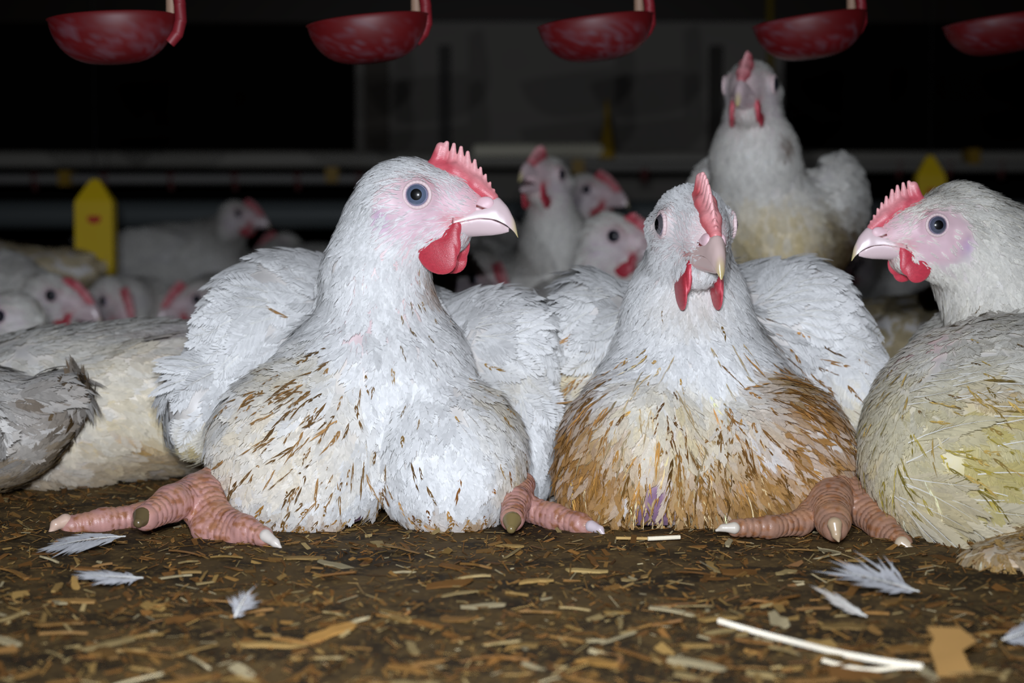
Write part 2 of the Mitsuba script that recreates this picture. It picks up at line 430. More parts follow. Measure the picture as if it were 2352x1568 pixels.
# ------------------------------------------------------------------ a bird
def bird(key, label, H, prims, ctrls, stains=(), base=(234, 234, 233), h=0.0025, nb=10, cover=5.0, seed=1, q=1.0, headargs=None, floor=0.0015,
         skin=(204, 200, 196), pale=0.0, fh=1.0, barez=(), vnb=30, fm=0.0, streaks=(), wings=(), fs=1.0, tip=None, head_on=True):
    """prims: body and neck; the head is added. ctrls: (pos, dir, L, W, density, lift, sigma) in metres, world space."""
    rng = np.random.default_rng(seed)
    tag(key, label, 'chicken', 'broiler chickens in the barn')
    allp = list(prims) + (H.prims() if H else [])
    v, f, n = surf(allp, h, floor)
    # control arrays
    pos, dirs, LL, WW, DD, LF, SG, SK = [], [], [], [], [], [], [], []
    for c in ctrls:
        pos.append(c[0]); dirs.append(unit(c[1])); LL.append(c[2]); WW.append(c[3]); DD.append(c[4]); LF.append(c[5]); SG.append(c[6]); SK.append(lin(c[7] if len(c) > 7 else skin))
    if H:
        for c in HEADC:
            for y in ((-1, 1) if c[0][1] else (1,)):
                pos.append(H.w((c[0][0], c[0][1] * y, c[0][2]))); dirs.append(unit(H.d((c[1][0], c[1][1] * y, c[1][2]))))
                LL.append(c[2] * H.k * fs); WW.append(c[3] * H.k * fs); DD.append(c[4] * (fh if c[3] < 4.5 else 1)); LF.append(0.09); SG.append(c[6] * H.k); SK.append(.84 * lin(c[5]) * (1 - pale) + lin((208, 200, 196)) * pale)
    pos, dirs, LL, WW, DD, LF, SG, SK = map(np.array, (pos, dirs, LL, WW, DD, LF, SG, SK))

    def stain(p, rng_, col, amount=1.0):
        for s in stains:
            d = np.linalg.norm((p - s[0]) / np.asarray(s[1]), axis=1)
            m = meshkit.fbm(p * 140 + 31.7, 3, seed)
            a = np.clip(1.35 - d + 0.9 * (m - 0.5), 0, 1) * s[3]
            a = np.clip(a * (1 + 0.35 * rng_.normal(size=len(p))), 0, 1)[:, None] * amount
            col = col * (1 - a) + lin(s[2]) * a
        return col

    w = soft(v, pos, SG)
    sc = w @ SK * (0.9 + 0.2 * meshkit.fbm(v * 500, 2, 3)[:, None])
    sc = stain(v, np.random.default_rng(3), sc, 0.6)
    def face(p):
        z = H.l(p)
        d = np.linalg.norm((z - np.stack([0 * z[:, 0] - 6, np.sign(z[:, 1]) * 82, 0 * z[:, 0] - 34], 1)) / [92, 60, 78], axis=1)
        return np.clip((1.12 - d) * 3.5, 0, 1), z
    if H and fm:
        a, z = face(v)
        e = np.clip(1.2 - np.hypot((z[:, 0] + 86) / 24, (z[:, 2] + 66) / 34), 0, 1)[:, None]
        pk = lin((206, 166, 176)) * (0.8 + .4 * meshkit.fbm(v * 700, 2)[:, None]) * (1 - e) + lin((176, 132, 188)) * e
        a = (a * .8 * fm)[:, None]
        sc = sc * (1 - a) + pk * a
    for z in barez:
        a = np.clip((1.15 - np.linalg.norm((v - z[0]) / np.asarray(z[1]), axis=1)) * 5, 0, 1)[:, None]
        sc = sc * (1 - a) + lin(z[2]) * a * (0.7 + 0.6 * meshkit.fbm(v * [900, 900, 250], 2)[:, None])
    put(key + '__body', raw_ply(v, f, n, np.clip(sc, 0.01, 0.95), 'skin_mat'))
    # scatter
    fc, area = v[f].mean(1), 0.5 * np.linalg.norm(np.cross(v[f[:, 1]] - v[f[:, 0]], v[f[:, 2]] - v[f[:, 0]]), axis=1)
    wf = soft(fc, pos, SG)
    Lf, Wf, Df = wf @ LL, wf @ WW, wf @ DD
    view = unit(CAM - fc)
    nf = unit(n[f].mean(1))
    back = np.clip(((nf * view).sum(1) + 0.75) / 0.35, 0.12, 1)
    back[fc[:, 2] < 0.004] = 0.0
    lam = area * Df / (Lf * Wf * 0.6) * cover * back
    cnt = rng.poisson(lam)
    fi = np.repeat(np.arange(len(f)), cnt)
    r1, r2 = np.sqrt(rng.random(len(fi))), rng.random(len(fi))
    b = np.stack([1 - r1, r1 * (1 - r2), r1 * r2], 1)
    pt = (v[f[fi]] * b[..., None]).sum(1)
    nn = unit((n[f[fi]] * b[..., None]).sum(1))
    for z in barez:
        up = np.array([0, 0, z[1][2] * .75])
        k = np.linalg.norm((pt - z[0] - up) / (np.asarray(z[1]) * [1, 1, 1.75]), axis=1) > 0.95 + 0.3 * meshkit.noise(pt * 400)
        pt, nn = pt[k], nn[k]
    w = soft(pt, pos, SG)
    L, W, lift = w @ LL, w @ WW, w @ LF
    t = w @ dirs + 0.16 * rng.normal(size=(len(pt), 3))
    t = unit(t - nn * (t * nn).sum(1, keepdims=True))
    L, W = L * (0.75 + 0.5 * rng.random(len(pt))), W * (0.8 + 0.4 * rng.random(len(pt)))
    lift = lift * (0.5 + 1.0 * rng.random(len(pt)))
    if H:
        ok = np.ones(len(pt), bool)
        for x in (0.0, 0.5, 1.0):
            z = H.l(pt + t * (L * x)[:, None])
            ok &= ~((np.hypot(z[:, 0] - 2, z[:, 2]) < 33) & (np.abs(z[:, 1]) > 50))
        if fm:
            ok &= rng.random(len(pt)) > face(pt)[0] * fm
        pt, nn, t, L, W, lift = (a[ok] for a in (pt, nn, t, L, W, lift))
    hug = []
    for x in (0.5, 1.0):
        d = sdf(allp, pt + t * (L * x)[:, None], floor)
        hug.append(np.where(d > 0, 0.85, 1.0) * np.clip(d, -0.5 * L * x, 0.55 * L * x))
    hm, ht = hug
    c0 = lin(base) * (1 + 0.055 * rng.normal(size=(len(pt), 1))) * (0.86 + 0.24 * meshkit.fbm(pt * 260, 2, seed)[:, None])
    c0 = stain(pt, rng, c0)
    c1 = stain(pt, rng, c0, 0.35) if tip is None else c0 * (1 - tip[1]) + lin(tip[0]) * tip[1]
    small = L < 0.0085
    V, Fa, Nn, C = [], [], [], []
    off = 0

    def add(o, V=V, Fa=Fa, Nn=Nn, C=C):
        at = sum(len(x) for x in V)
        V.append(o[0]); Fa.append(o[1] + at); Nn.append(o[2]); C.append(o[3])

    vane = W > 0.0115
    big = ~small & ~vane
    if vane.any():
        add(feather_mesh(hug=(hm[vane], ht[vane]), Pt=pt[vane], N=nn[vane], T=t[vane], L=L[vane], W=W[vane], lift=lift[vane], c0=c0[vane], c1=c1[vane], nb=vnb, rng=rng, nblend=0.6, fray=.025, jitter=.05, sweep=.28, curl=.4, mid=.72))
    if small.any():
        hair = small & (W < 0.0011)
        mid = small & ~hair
        if hair.any():
            add(feather_mesh(hug=(hm[hair], ht[hair]), Pt=pt[hair], N=nn[hair], T=t[hair], L=L[hair], W=W[hair] * .8, lift=lift[hair], c0=c0[hair], c1=c1[hair], nb=1, rng=rng, nblend=0.6, wmax=.3))
        if mid.any():
            add(feather_mesh(hug=(hm[mid], ht[mid]), Pt=pt[mid], N=nn[mid], T=t[mid], L=L[mid], W=W[mid], lift=lift[mid], c0=c0[mid], c1=c1[mid], nb=4, rng=rng, nblend=0.6))
    if big.any():
        add(feather_mesh(hug=(hm[big], ht[big]), Pt=pt[big], N=nn[big], T=t[big], L=L[big], W=W[big], lift=lift[big], c0=c0[big], c1=c1[big], nb=nb, rng=rng, nblend=0.68))
    # narrow dirty feather tips
    for (c, rad, count, Ls, Ws, col) in streaks:
        d = np.linalg.norm((fc - c) / np.asarray(rad), axis=1)
        pr = area * np.exp(-d ** 2) * ((nf * view).sum(1) > 0.1)
        for z in barez if Ws > .001 else ():
            pr = pr * (np.linalg.norm((fc - z[0] - [0, 0, z[1][2] * .6]) / (np.asarray(z[1]) * [1, 1, 1.7]), axis=1) > 1.0)
        k = rng.choice(len(f), count, p=pr / pr.sum())
        w = soft(fc[k], pos, SG)
        t = w @ dirs + 0.2 * rng.normal(size=(count, 3))
        t = unit(t - nf[k] * (t * nf[k]).sum(1, keepdims=True))
        ls = Ls * (0.5 + rng.random(count))
        cc = lin(col) * np.exp(0.35 * rng.normal(size=(count, 1)))
        hh = [np.clip(sdf(allp, fc[k] + t * (ls * x)[:, None], floor), -.5 * ls * x, .55 * ls * x) for x in (.5, 1.0)]
        add(feather_mesh(fc[k] + nf[k] * 0.0024, nf[k], t, ls, Ws * (0.6 + 0.8 * rng.random(count)), np.full(count, 0.12), cc, cc * 0.8, 3, rng, nblend=0.6, fray=.3, wmax=.2 if Ws > .001 else .34, hug=hh))
    put(key + '__plumage', raw_ply(np.vstack(V), np.vstack(Fa), np.vstack(Nn), np.vstack(C), 'feather_mat'), kind='stuff')
    # large wing feathers, each one a part of its wing
    for wk, (wkey, pts) in enumerate(wings):
        wing_feathers(key, wkey, pts, v, n, rng, base, stain, nb, allp)
    if H and head_on:
        head_parts(key, H, q, **(headargs or {}))
    return v, f, n


def wing_feathers(key, wkey, rows, v, n, rng, base, stain, nb, allp):
    """rows: (start, end, count, direction, length, width, lift): quills rooted along a line that is laid on the body"""
    from scipy.spatial import cKDTree
    tree = cKDTree(v)
    k = num(key + '__' + wkey)
    first = True
    for (a, b, cnt, d0, d1, L, W, lift) in rows:
        for i in range(cnt):
            t = (i + 0.5) / cnt
            p = np.asarray(a) * (1 - t) + np.asarray(b) * t + 0.0012 * rng.normal(size=3)
            j = tree.query(p)[1]
            nn = n[j][None]
            d = unit(np.asarray(d0) * (1 - t) + np.asarray(d1) * t) + 0.09 * rng.normal(size=3)
            tt = unit(d - nn[0] * (d @ nn[0]))[None]
            pp = v[j][None] + nn * 0.0025
            c0 = stain(pp, rng, lin(base)[None] * (1 + 0.03 * rng.normal()))
            l1 = np.array([L * (.85 + .3 * rng.random())])
            hh = [np.clip(sdf(allp, pp + tt * l1[0] * x), -.5 * l1 * x, .5 * l1 * x) for x in (.5, 1.0)]
            o = feather_mesh(pp, nn, tt, l1, np.array([W * (.85 + .3 * rng.random())]), np.array([lift * (.6 + .8 * rng.random())]),
                             c0, c0 * .97, 44, rng, cup=0.5, curl=0.5, fray=0.022, jitter=.05, sweep=.26, mid=.74, nblend=0.5, rachis=0.0003, hug=hh)
            put(k if first else num(k + '__feather'), raw_ply(*o, 'feather_mat'))
            first = False


def leg(key, chains, claws, h=0.0012, col=(180, 133, 124), seed=0, label=None):
    k = num(key + '__leg')
    pr = []
    for ch in chains:
        for (a, b) in zip(ch[:-1], ch[1:]):
            ra, rb = a[3] * a[2] / FPX, b[3] * b[2] / FPX
            pr.append(cap(P(*a[:3]), P(*b[:3]), ra, rb, 0.0035, 0.0006, 0.0034))

    def c(v, n):
        m = meshkit.fbm(v * 420 + seed, 3, 5)[:, None]
        m2 = meshkit.fbm(v * 160 + seed, 3, 9)[:, None]
        x = lin(col) * (0.75 + 0.5 * m2)
        d = np.clip((m - 0.54) * 9, 0, 1) * 0.8
        up = np.clip(n[:, 2:3] * 1.2 - .1, 0, 1) * np.clip((m2 - .42) * 5, 0, 1) * 0.6
        x = x * (1 - d) + lin((138, 84, 44)) * d
        return x * (1 - up) + lin((170, 122, 84)) * up
    flesh(k, pr, h, c)
    for (pts, cc) in claws:
        pp = [cap(P(*a[:3]), P(*b[:3]), a[3] * a[2] / FPX, b[3] * b[2] / FPX, 0.001) for a, b in zip(pts[:-1], pts[1:])]
        flesh(num(k + '__claw'), pp, 0.0007, cc, 'horn_mat')

# ------------------------------------------------------------------ the barn
def box(x0, x1, y0, y1, z0, z1, bev=0.0):
    m = trimesh.creation.box((x1 - x0, y1 - y0, z1 - z0))
    m.apply_translation(((x0 + x1) / 2, (y0 + y1) / 2, (z0 + z1) / 2))
    return m


def solid(key, m, col, bsdf='plastic_mat', smooth=False, rough=0.0, **t):
    v, f, n = meshkit.arrays(m, smooth)
    if n is None:
        v = v[f].reshape(-1, 3)
        f = np.arange(len(v)).reshape(-1, 3)
        n = np.repeat(unit(np.cross(v[1::3] - v[0::3], v[2::3] - v[0::3])), 3, 0)
    c = np.tile(lin(col), (len(v), 1)) if not callable(col) else col(v)
    if rough:
        c = c * (1 - rough + 2 * rough * meshkit.fbm(v * 90, 2)[:, None])
    return put(key, raw_ply(v, f, n, np.clip(c, 0.001, 0.95), bsdf), **t)


def pix_box(u0, u1, v0, v1, D, depth):
    a, b = P(u0, v1, D), P(u1, v0, D)
    return box(a[0], b[0], a[1], a[1] + depth, a[2], b[2])


def floor_h(x, y):
    p = np.stack([x, y, 0 * x], -1)
    return 0.004 * (meshkit.fbm(p * 22, 3, 4) - 0.5) + 0.0022 * (meshkit.fbm(p * 110, 3, 5) - 0.5)


xs = np.concatenate([np.linspace(-3.2, -0.62, 40)[:-1], np.linspace(-0.62, 0.62, 210), np.linspace(0.62, 3.2, 40)[1:]])
ys = np.concatenate([np.linspace(-0.6, 0.42, 30)[:-1], np.linspace(0.42, 1.15, 135), np.linspace(1.15, 4.9, 80)[1:]])
X, Y = np.meshgrid(xs, ys, indexing='ij')
Zf = floor_h(X, Y)
gv = np.stack([X, Y, Zf], -1).reshape(-1, 3)
ii, jj = np.meshgrid(np.arange(len(xs) - 1), np.arange(len(ys) - 1), indexing='ij')
a = ii * len(ys) + jj
gf = np.vstack([np.stack([a, a + len(ys), a + len(ys) + 1], -1).reshape(-1, 3), np.stack([a, a + len(ys) + 1, a + 1], -1).reshape(-1, 3)])


def litter_col(p, n, uv):
    m = fbm(p.x * 60, p.y * 60, 3.0, 4)
    m2 = fbm(p.x * 420, p.y * 420, 1.0, 3)
    m3 = fbm(p.x * 14, p.y * 14, 7.0, 2)
    c = mix(lin((46, 35, 19)).tolist(), lin((84, 65, 36)).tolist(), smoothstep(0.32, 0.68, m))
    c = mix(c, lin((106, 84, 46)).tolist(), smoothstep(0.58, 0.74, m2) * 0.75)
    return c * (0.55 + 0.50 * m3)


scene['litter_mat'] = {'type': 'twosided', 'bsdf': {'type': 'bumpmap', 'arbitrary': mikit.proc(lambda p, n, uv: fbm(p.x * 700, p.y * 700, 2.0, 3), 4e-4), 'scale': 0.0012,
                       'bsdf': {'type': 'principled', 'base_color': mikit.proc(litter_col), 'roughness': 0.75, 'specular': 0.3}}}
put('floor', mikit.ply((gv, gf), 'litter_mat', smooth=True), 'brown trodden litter floor of the barn', kind='structure')

WD = 4.3                                            # the far wall
a = P(0, 0, WD)
wy = a[1]
scene['wall_mat'] = {'type': 'twosided', 'bsdf': {'type': 'principled', 'roughness': 0.8, 'specular': 0.2,
                     'base_color': mikit.proc(lambda p, n, uv: mix(lin((150, 144, 135)).tolist(), lin((166, 160, 151)).tolist(), fbm(p.x * 3, p.z * 3, 1.0, 3)))}}
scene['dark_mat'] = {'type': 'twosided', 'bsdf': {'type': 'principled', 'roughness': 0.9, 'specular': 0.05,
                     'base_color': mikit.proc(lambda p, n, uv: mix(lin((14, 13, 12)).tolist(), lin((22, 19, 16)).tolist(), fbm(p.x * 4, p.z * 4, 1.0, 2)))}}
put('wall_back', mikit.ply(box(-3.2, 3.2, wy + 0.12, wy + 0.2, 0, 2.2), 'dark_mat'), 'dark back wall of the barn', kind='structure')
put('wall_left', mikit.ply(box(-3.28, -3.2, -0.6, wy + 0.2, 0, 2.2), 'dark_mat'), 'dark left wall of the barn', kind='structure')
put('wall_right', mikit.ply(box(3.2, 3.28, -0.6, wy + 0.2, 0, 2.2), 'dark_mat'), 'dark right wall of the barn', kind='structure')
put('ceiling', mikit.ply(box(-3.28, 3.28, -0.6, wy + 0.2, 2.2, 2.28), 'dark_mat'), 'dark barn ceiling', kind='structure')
put('wall_back__panel', mikit.ply(pix_box(820, 1795, 55, 700, WD, 0.06), 'wall_mat'), 'pale grey wall panel between two dark openings')
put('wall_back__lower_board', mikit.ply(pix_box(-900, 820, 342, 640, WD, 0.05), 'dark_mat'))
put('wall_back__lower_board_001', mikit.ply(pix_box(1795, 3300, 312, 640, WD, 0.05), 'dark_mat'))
solid('wall_back__lintel', pix_box(-900, 3300, -400, 52, WD - .02, 0.08), (48, 36, 22), rough=.2)
solid('timber_post', pix_box(836, 892, 55, 345, WD - .06, 0.05), (66, 52, 30), rough=.2, label='brown timber post at the left edge of the pale wall panel', category='post')
solid('timber_post_001', pix_box(1008, 1036, 105, 345, WD - .06, 0.03), (42, 34, 18), rough=.2, label='narrow dark post on the pale wall panel, right of the brown timber post', category='post')
solid('timber_post_002', pix_box(1630, 1660, 105, 345, WD - .06, 0.03), (46, 38, 22), rough=.2, label='narrow dark post on the pale wall panel, beside the standing chicken\'s head', category='post')
solid('yellow_pipe', trimesh.creation.cylinder(0.0085, segment=[P(1771, 345, WD - .1), P(1768, -90, WD - .1)], sections=16), (150, 125, 20), smooth=40, label='thin yellow upright pipe behind the fourth red drip cup', category='pipe')


def tube(a, b, r, n=20):
    return trimesh.creation.cylinder(r, segment=[a, b], sections=n)


# far drinker lines
def rail(key, v, D, r, col, label, u0=-400, u1=2800):
    a, b = P(u0, v, D), P(u1, v, D)
    return solid(key, tube(a, b, r), col, smooth=40, rough=.15, label=label, category='pipe')


rail('feed_pipe', 366, 3.5, .017, (160, 155, 144), 'thick grey pipe running right across the barn in the background')
rail('water_pipe', 411, 3.42, .010, (146, 143, 138), 'thin grey drinker pipe with red nipples below the thick grey pipe', u1=900)
rail('water_pipe_001', 382, 3.42, .011, (140, 136, 128), 'thin drinker pipe behind the standing chicken on the right', u0=1300)
rail('feed_pipe_001', 492, 3.0, .024, (92, 98, 98), 'thick low grey pipe behind the far chickens, lowest of the pipes')
solid('light_tube', tube(P(1088, 346, 3.45), P(1385, 344, 3.45), .0135), (246, 238, 212), smooth=40, label='pale length of pipe behind the open-beaked chicken', category='pipe')

nip = [-20, 80, 240, 393, 540, 684, 827, 1340, 1480, 2065, 2180, 2300, 2420]
for i, u in enumerate(nip):
    vv = 412 if u < 1000 else (392 if u < 1600 else 384)
    k = num('nipple_drinker')
    a = P(u, vv - 14, 3.42)
    m = trimesh.util.concatenate([tube(a, a + [0, 0, -.020], .011, 12), tube(a + [0, 0, -.02], a + [0, 0, -.034], .006, 10)])
    solid(k, m, (92, 26, 22), smooth=40, label='small dark red nipple drinker hanging from the far drinker pipe', category='nipple drinker', group='nipple drinkers on the far pipes')
for i, (u, v) in enumerate([(147, 410), (762, 402), (1328, 384), (2238, 360)]):
    k = num('pipe_clip')
    lab = ['far left', 'just left of the turned chicken\'s head', 'behind the open-beaked chicken', 'at the far right'][i]
    solid(k, pix_box(u - 14, u + 14, v - 18, v + 16, 3.40, .05), (165, 128, 14), label='small yellow clip on the drinker pipe, ' + lab, category='clip')


def hanger(key, u, v0, v1, D, w, label, mark=True):
    """a yellow plastic box with a tapering neck"""
    s = D / FPX
    tag(key, label, 'feeder box')
    z = lambda vv: P(u, vv, D)
    c, top, sh, bot = z(v1), z(v0), z(v0 + (v1 - v0) * .22), z(v1)
    hw = w * s / 2
    prof = [(hw * .18, top[2]), (hw * .32, top[2] - .004), (hw * .95, sh[2]), (hw, sh[2] - .006), (hw, bot[2] + .006), (hw * .94, bot[2])]
    V, F = [], []
    for r, zz in prof:
        for (sx, sy) in ((-1, -.55), (1, -.55), (1, .55), (-1, .55)):
            V.append((c[0] + sx * r, c[1] + sy * r, zz))
    for i in range(len(prof) - 1):
        for j in range(4):
            F.append((i * 4 + j, i * 4 + (j + 1) % 4, i * 4 + 4 + (j + 1) % 4)); F.append((i * 4 + j, i * 4 + 4 + (j + 1) % 4, i * 4 + 4 + j))
    m = trimesh.Trimesh(V, F, process=False)
    m.fix_normals()
    solid(key + '__body', m, (242, 204, 22), rough=.1)
    solid(key + '__cord', tube(np.array([c[0], c[1], top[2] - .004]), np.array([c[0], c[1], 2.205]), .0008, 6), (30, 28, 26))
    if mark:
        y0 = c[1] - hw * .55
        th = np.linspace(0, 2 * math.pi, 13)[:-1]
        import shapely
        poly = shapely.Polygon([(math.cos(t) * hw * (.36 + .07 * math.sin(3 * t)), math.sin(t) * hw * (.27 + .06 * math.cos(2 * t))) for t in th])
        mm = trimesh.creation.extrude_polygon(poly, .002)
        mm.apply_transform(trimesh.transformations.rotation_matrix(math.pi / 2, [1, 0, 0]))
        mm.apply_translation([c[0] + .001, y0 + .0005, sh[2] - .026])
        solid(key + '__mark', mm, (205, 60, 30), label='round red mark on the yellow box')


hanger('feeder_box', 222, 412, 632, 2.35, 86, 'yellow plastic feeder box with a red mark standing behind the chickens at left')
hanger('feeder_box_001', 2133, 358, 560, 2.7, 66, 'yellow plastic feeder box behind the right chicken\'s comb', mark=True)
a, b = P(1391, 225, 3.45), P(1394, 364, 3.45)
m = trimesh.creation.revolve(np.array([[0, 0], [.016, 0], [.014, .03], [.006, .07], [.0035, .115], [0, .115]]), sections=16)
m.apply_translation(b)
solid('yellow_hanger', m, (190, 150, 14), smooth=40, label='tapering yellow hanger on the pale pipe behind the middle chicken', category='hanger')


# red drip cups of the near drinker line
def cup(i, u0, u1, vr, vb, D, arm_u, arm2):
    k = num('drip_cup')
    names = ['leftmost', 'second from the left', 'third from the left', 'fourth from the left', 'rightmost']
    tag(k, 'red plastic drip cup of the near drinker line, ' + names[i], 'drip cup', 'red drip cups overhead')
    s = D / FPX
    r = (u1 - u0) / 2 * s
    c = P((u0 + u1) / 2, vr + 6, D)
    hgt = (vb - vr) * s * 1.0
    t = np.linspace(0, 1, 14)
    out = np.stack([r * np.sin(t * math.pi / 2) ** .62, -hgt * np.cos(t * math.pi / 2) ** 1.25], 1)
    inn = np.stack([(r - .002) * np.sin(t[::-1] * math.pi / 2) ** .62, -(hgt - .002) * np.cos(t[::-1] * math.pi / 2) ** 1.25], 1)
    m = trimesh.creation.revolve(np.vstack([out, [[r + .001, .0012]], [[r - .001, .0018]], inn]), sections=48)
    m.apply_transform(np.diag([1, .8, 1, 1]))
    m.apply_transform(trimesh.transformations.rotation_matrix(-math.radians((3, 6, 7, 8, 8)[i]), [0, 1, 0]))
    m.apply_translation(c)

    def col(v):
        a = meshkit.fbm(v * 330 + i * 9, 4, 2)[:, None]
        b = meshkit.fbm(v * 90 + i * 5, 3, 8)[:, None]
        z = np.clip((v[:, 2:3] - c[2] + hgt) / hgt, 0, 1)
        w = np.clip((a + .5 * b - .72) * 3.0, 0, .75) * np.clip(1.15 - abs(z - .45) * 1.2, 0, 1) * np.clip((1 - z) * 9, 0, 1)
        return (lin((88, 11, 14)) * (1 - w) + lin((92, 66, 74)) * w) * (0.8 + .4 * b)
    solid(k + '__bowl', m, col, smooth=50)
    # arm: a flat hook that rises from the bowl's right end
    pts = [(arm_u - 26, vb - 42), (arm_u - 8, vb - 62), (arm_u, vr + 8), (arm_u - 2, vr - 30), (arm_u - 14, -60)]
    ms = []
    for p, q in zip(pts[:-1], pts[1:]):
        a, b = P(p[0], p[1], D), P(q[0], q[1], D)
        ms.append(trimesh.creation.cylinder(.0034, segment=[a, b], sections=12))
        ms.append(trimesh.creation.icosphere(2, .0034).apply_translation(b))
    m = trimesh.util.concatenate(ms)
    m.vertices[:, 1] = c[1] + (m.vertices[:, 1] - c[1]) * 1.0
    solid(k + '__arm', m, (116, 26, 34), smooth=50, rough=.25)
    if arm2:
        solid(k + '__pin', tube(P(arm2, vr + 14, D + .012), P(arm2, -60, D + .012), .0032, 12), (150, 120, 100), smooth=40)


cup(0, 112, 402, 40, 140, .98, 415, 394)
cup(1, 706, 984, 46, 138, 1.03, 980, 956)
cup(2, 1236, 1500, 46, 133, 1.09, 1494, 1468)
cup(3, 1730, 1988, 42, 129, 1.13, 1980, 1956)
cup(4, 2168, 2430, 42, 118, 1.2, 2424, 2400)


# ------------------------------------------------------------------ chickens in front
def C(u, v, D, du, dv, L, W, dens=1.0, lift=.2, sig=75, skin=None):
    s = D / FPX
    r = (P(u, v, D), np.array([du, 0.12, -dv]), L * s, W * s, dens, lift, sig * s)
    return r + ((skin,) if skin else ())


def E(u, v, D, ru, rv, rd, k=60, M=None):
    s = D / FPX
    return ell(P(u, v, D), (ru * s, rd * s, rv * s), M, k * s)


def K(a, b, k=60):
    return cap(P(*a[:3]), P(*b[:3]), a[3] * a[2] / FPX, b[3] * b[2] / FPX, k * a[2] / FPX)


def ST(u, v, D, ru, rv, rd, col, amt):
    s = D / FPX
    return (P(u, v, D), (ru * s, rd * s, rv * s), col, amt)


def front_turned():
    key = 'chicken'
    H = Head(P(976, 450, .875), (.975, -.21, -.02))
    pr = [E(700, 1035, .865, 212, 200, 190, 26), E(1032, 1050, .865, 168, 178, 188, 26), E(860, 860, .885, 215, 150, 190), E(830, 900, 1.0, 280, 300, 420),
          E(590, 780, .955, 120, 165, 210), E(675, 690, .97, 105, 105, 170), E(470, 930, .925, 78, 118, 150), E(1150, 800, .95, 125, 130, 210), E(1070, 800, .97, 100, 110, 170), E(1215, 1010, .93, 62, 150, 140),
          K((880, 790, .89, 150), (865, 640, .885, 104)), K((865, 640, .885, 104), (890, 520, .885, 100)),
          ('s', P(868, 1215, .775), P(862, 960, .79), 26 * .0002, 8 * .0002, 40 * .0002, 0.0, 1.0)]
    D = .84
    cs = [C(770, 560, .88, -.3, 1, 52, 16), C(790, 660, .88, -.25, 1, 60, 22), C(900, 640, .86, .05, 1, 44, 13, .75, .2, 50, (225, 190, 190)), C(975, 660, .87, .2, 1, 40, 12, .8, .2, 45, (225, 185, 180)),
          C(850, 760, .86, -.1, 1, 55, 20, .7, .2, 55, (222, 190, 195)), C(950, 750, .86, .15, 1, 55, 18, .9), C(720, 730, .88, -.35, 1, 70, 30),
          C(890, 850, .83, .0, 1, 85, 42), C(660, 830, .86, -.75, .45, 80, 50), C(740, 900, .83, -.5, .8, 85, 46),
          C(600, 960, .83, -.8, .5, 80, 42), C(690, 1040, .81, -.6, .75, 85, 40), C(560, 1080, .83, -.7, .7, 70, 36), C(640, 1180, .82, -.25, 1, 62, 26),
          C(780, 1150, .81, -.1, 1, 70, 28), C(1000, 950, .82, .3, 1, 85, 42), C(1060, 1080, .81, .25, 1, 75, 40), C(1150, 1020, .83, .5, .9, 70, 36),
          C(1040, 1200, .82, .05, 1, 60, 26), C(930, 1120, .81, .05, 1, 70, 30), C(1160, 1150, .84, .3, 1, 60, 26),
          C(620, 680, .93, -.95, .15, 125, 70, 1, .14), C(680, 590, .93, -1, -.05, 100, 64, 1, .16), C(540, 790, .93, -.8, .45, 120, 68, 1, .14), C(560, 900, .92, -.6, .7, 95, 64, 1, .12), C(460, 980, .90, -.35, .9, 75, 60, 1, .12),
          C(430, 860, .92, -.8, .3, 90, 40, 1, .35), C(1090, 740, .92, .8, .1, 110, 66, 1, .14), C(1210, 700, .93, .8, -.3, 125, 60, 1, .2), C(1190, 850, .92, .6, .7, 105, 64, 1, .14), C(1230, 1040, .9, .15, 1, 55, 34), C(860, 1230, .82, 0, 1, 40, 18, .3, .2, 40, (178, 140, 175))]
    stains = [ST(640, 1020, .83, 190, 130, 400, (222, 208, 180), .5), ST(860, 1235, .83, 420, 70, 400, (196, 156, 100), .75), ST(510, 1180, .83, 60, 90, 300, (190, 150, 100), .6),
              ST(690, 850, .84, 110, 60, 300, (205, 195, 172), .5), ST(1130, 900, .86, 80, 90, 300, (200, 190, 168), .5), ST(985, 650, .87, 26, 34, 200, (170, 138, 110), .6), ST(470, 1010, .9, 70, 60, 300, (205, 188, 140), .6), ST(1180, 1080, .84, 50, 60, 200, (200, 178, 130), .5)]
    streaks = [(P(660, 920, .82), (.026, .1, .014), 16, .013, .0019, (134, 102, 62)), (P(690, 1030, .81), (.026, .1, .026), 80, .015, .0017, (142, 108, 68)), (P(760, 1130, .81), (.028, .1, .012), 18, .018, .0017, (146, 112, 70)),
               (P(1060, 1140, .81), (.024, .1, .014), 14, .010, .0017, (150, 100, 55)), (P(1120, 950, .83), (.016, .1, .018), 14, .008, .0017, (180, 140, 80)), (P(840, 1210, .81), (.07, .1, .007), 60, .009, .0018, (178, 130, 66)), (P(960, 800, .85), (.02, .1, .03), 22, .008, .0012, (150, 125, 90))]
    w = []
    w.append(('wing', [(P(700, 590, .9), P(720, 700, .9), 7, (-1, .2, .0), (-1, .1, -.1), .022, .011, .3), (P(640, 570, .9), P(660, 720, .9), 8, (-1, .2, .0), (-.95, .1, -.3), .024, .012, .32),
                       (P(600, 610, .9), P(560, 820, .9), 9, (-1, .2, -.1), (-.7, .1, -.6), .025, .013, .35), (P(540, 700, .9), P(480, 860, .9), 8, (-.9, .2, -.2), (-.7, .1, -.5), .024, .012, .38), (P(480, 770, .9), P(450, 900, .9), 10, (-1, .15, .5), (-.9, .1, -.3), .024, .008, .6)]))
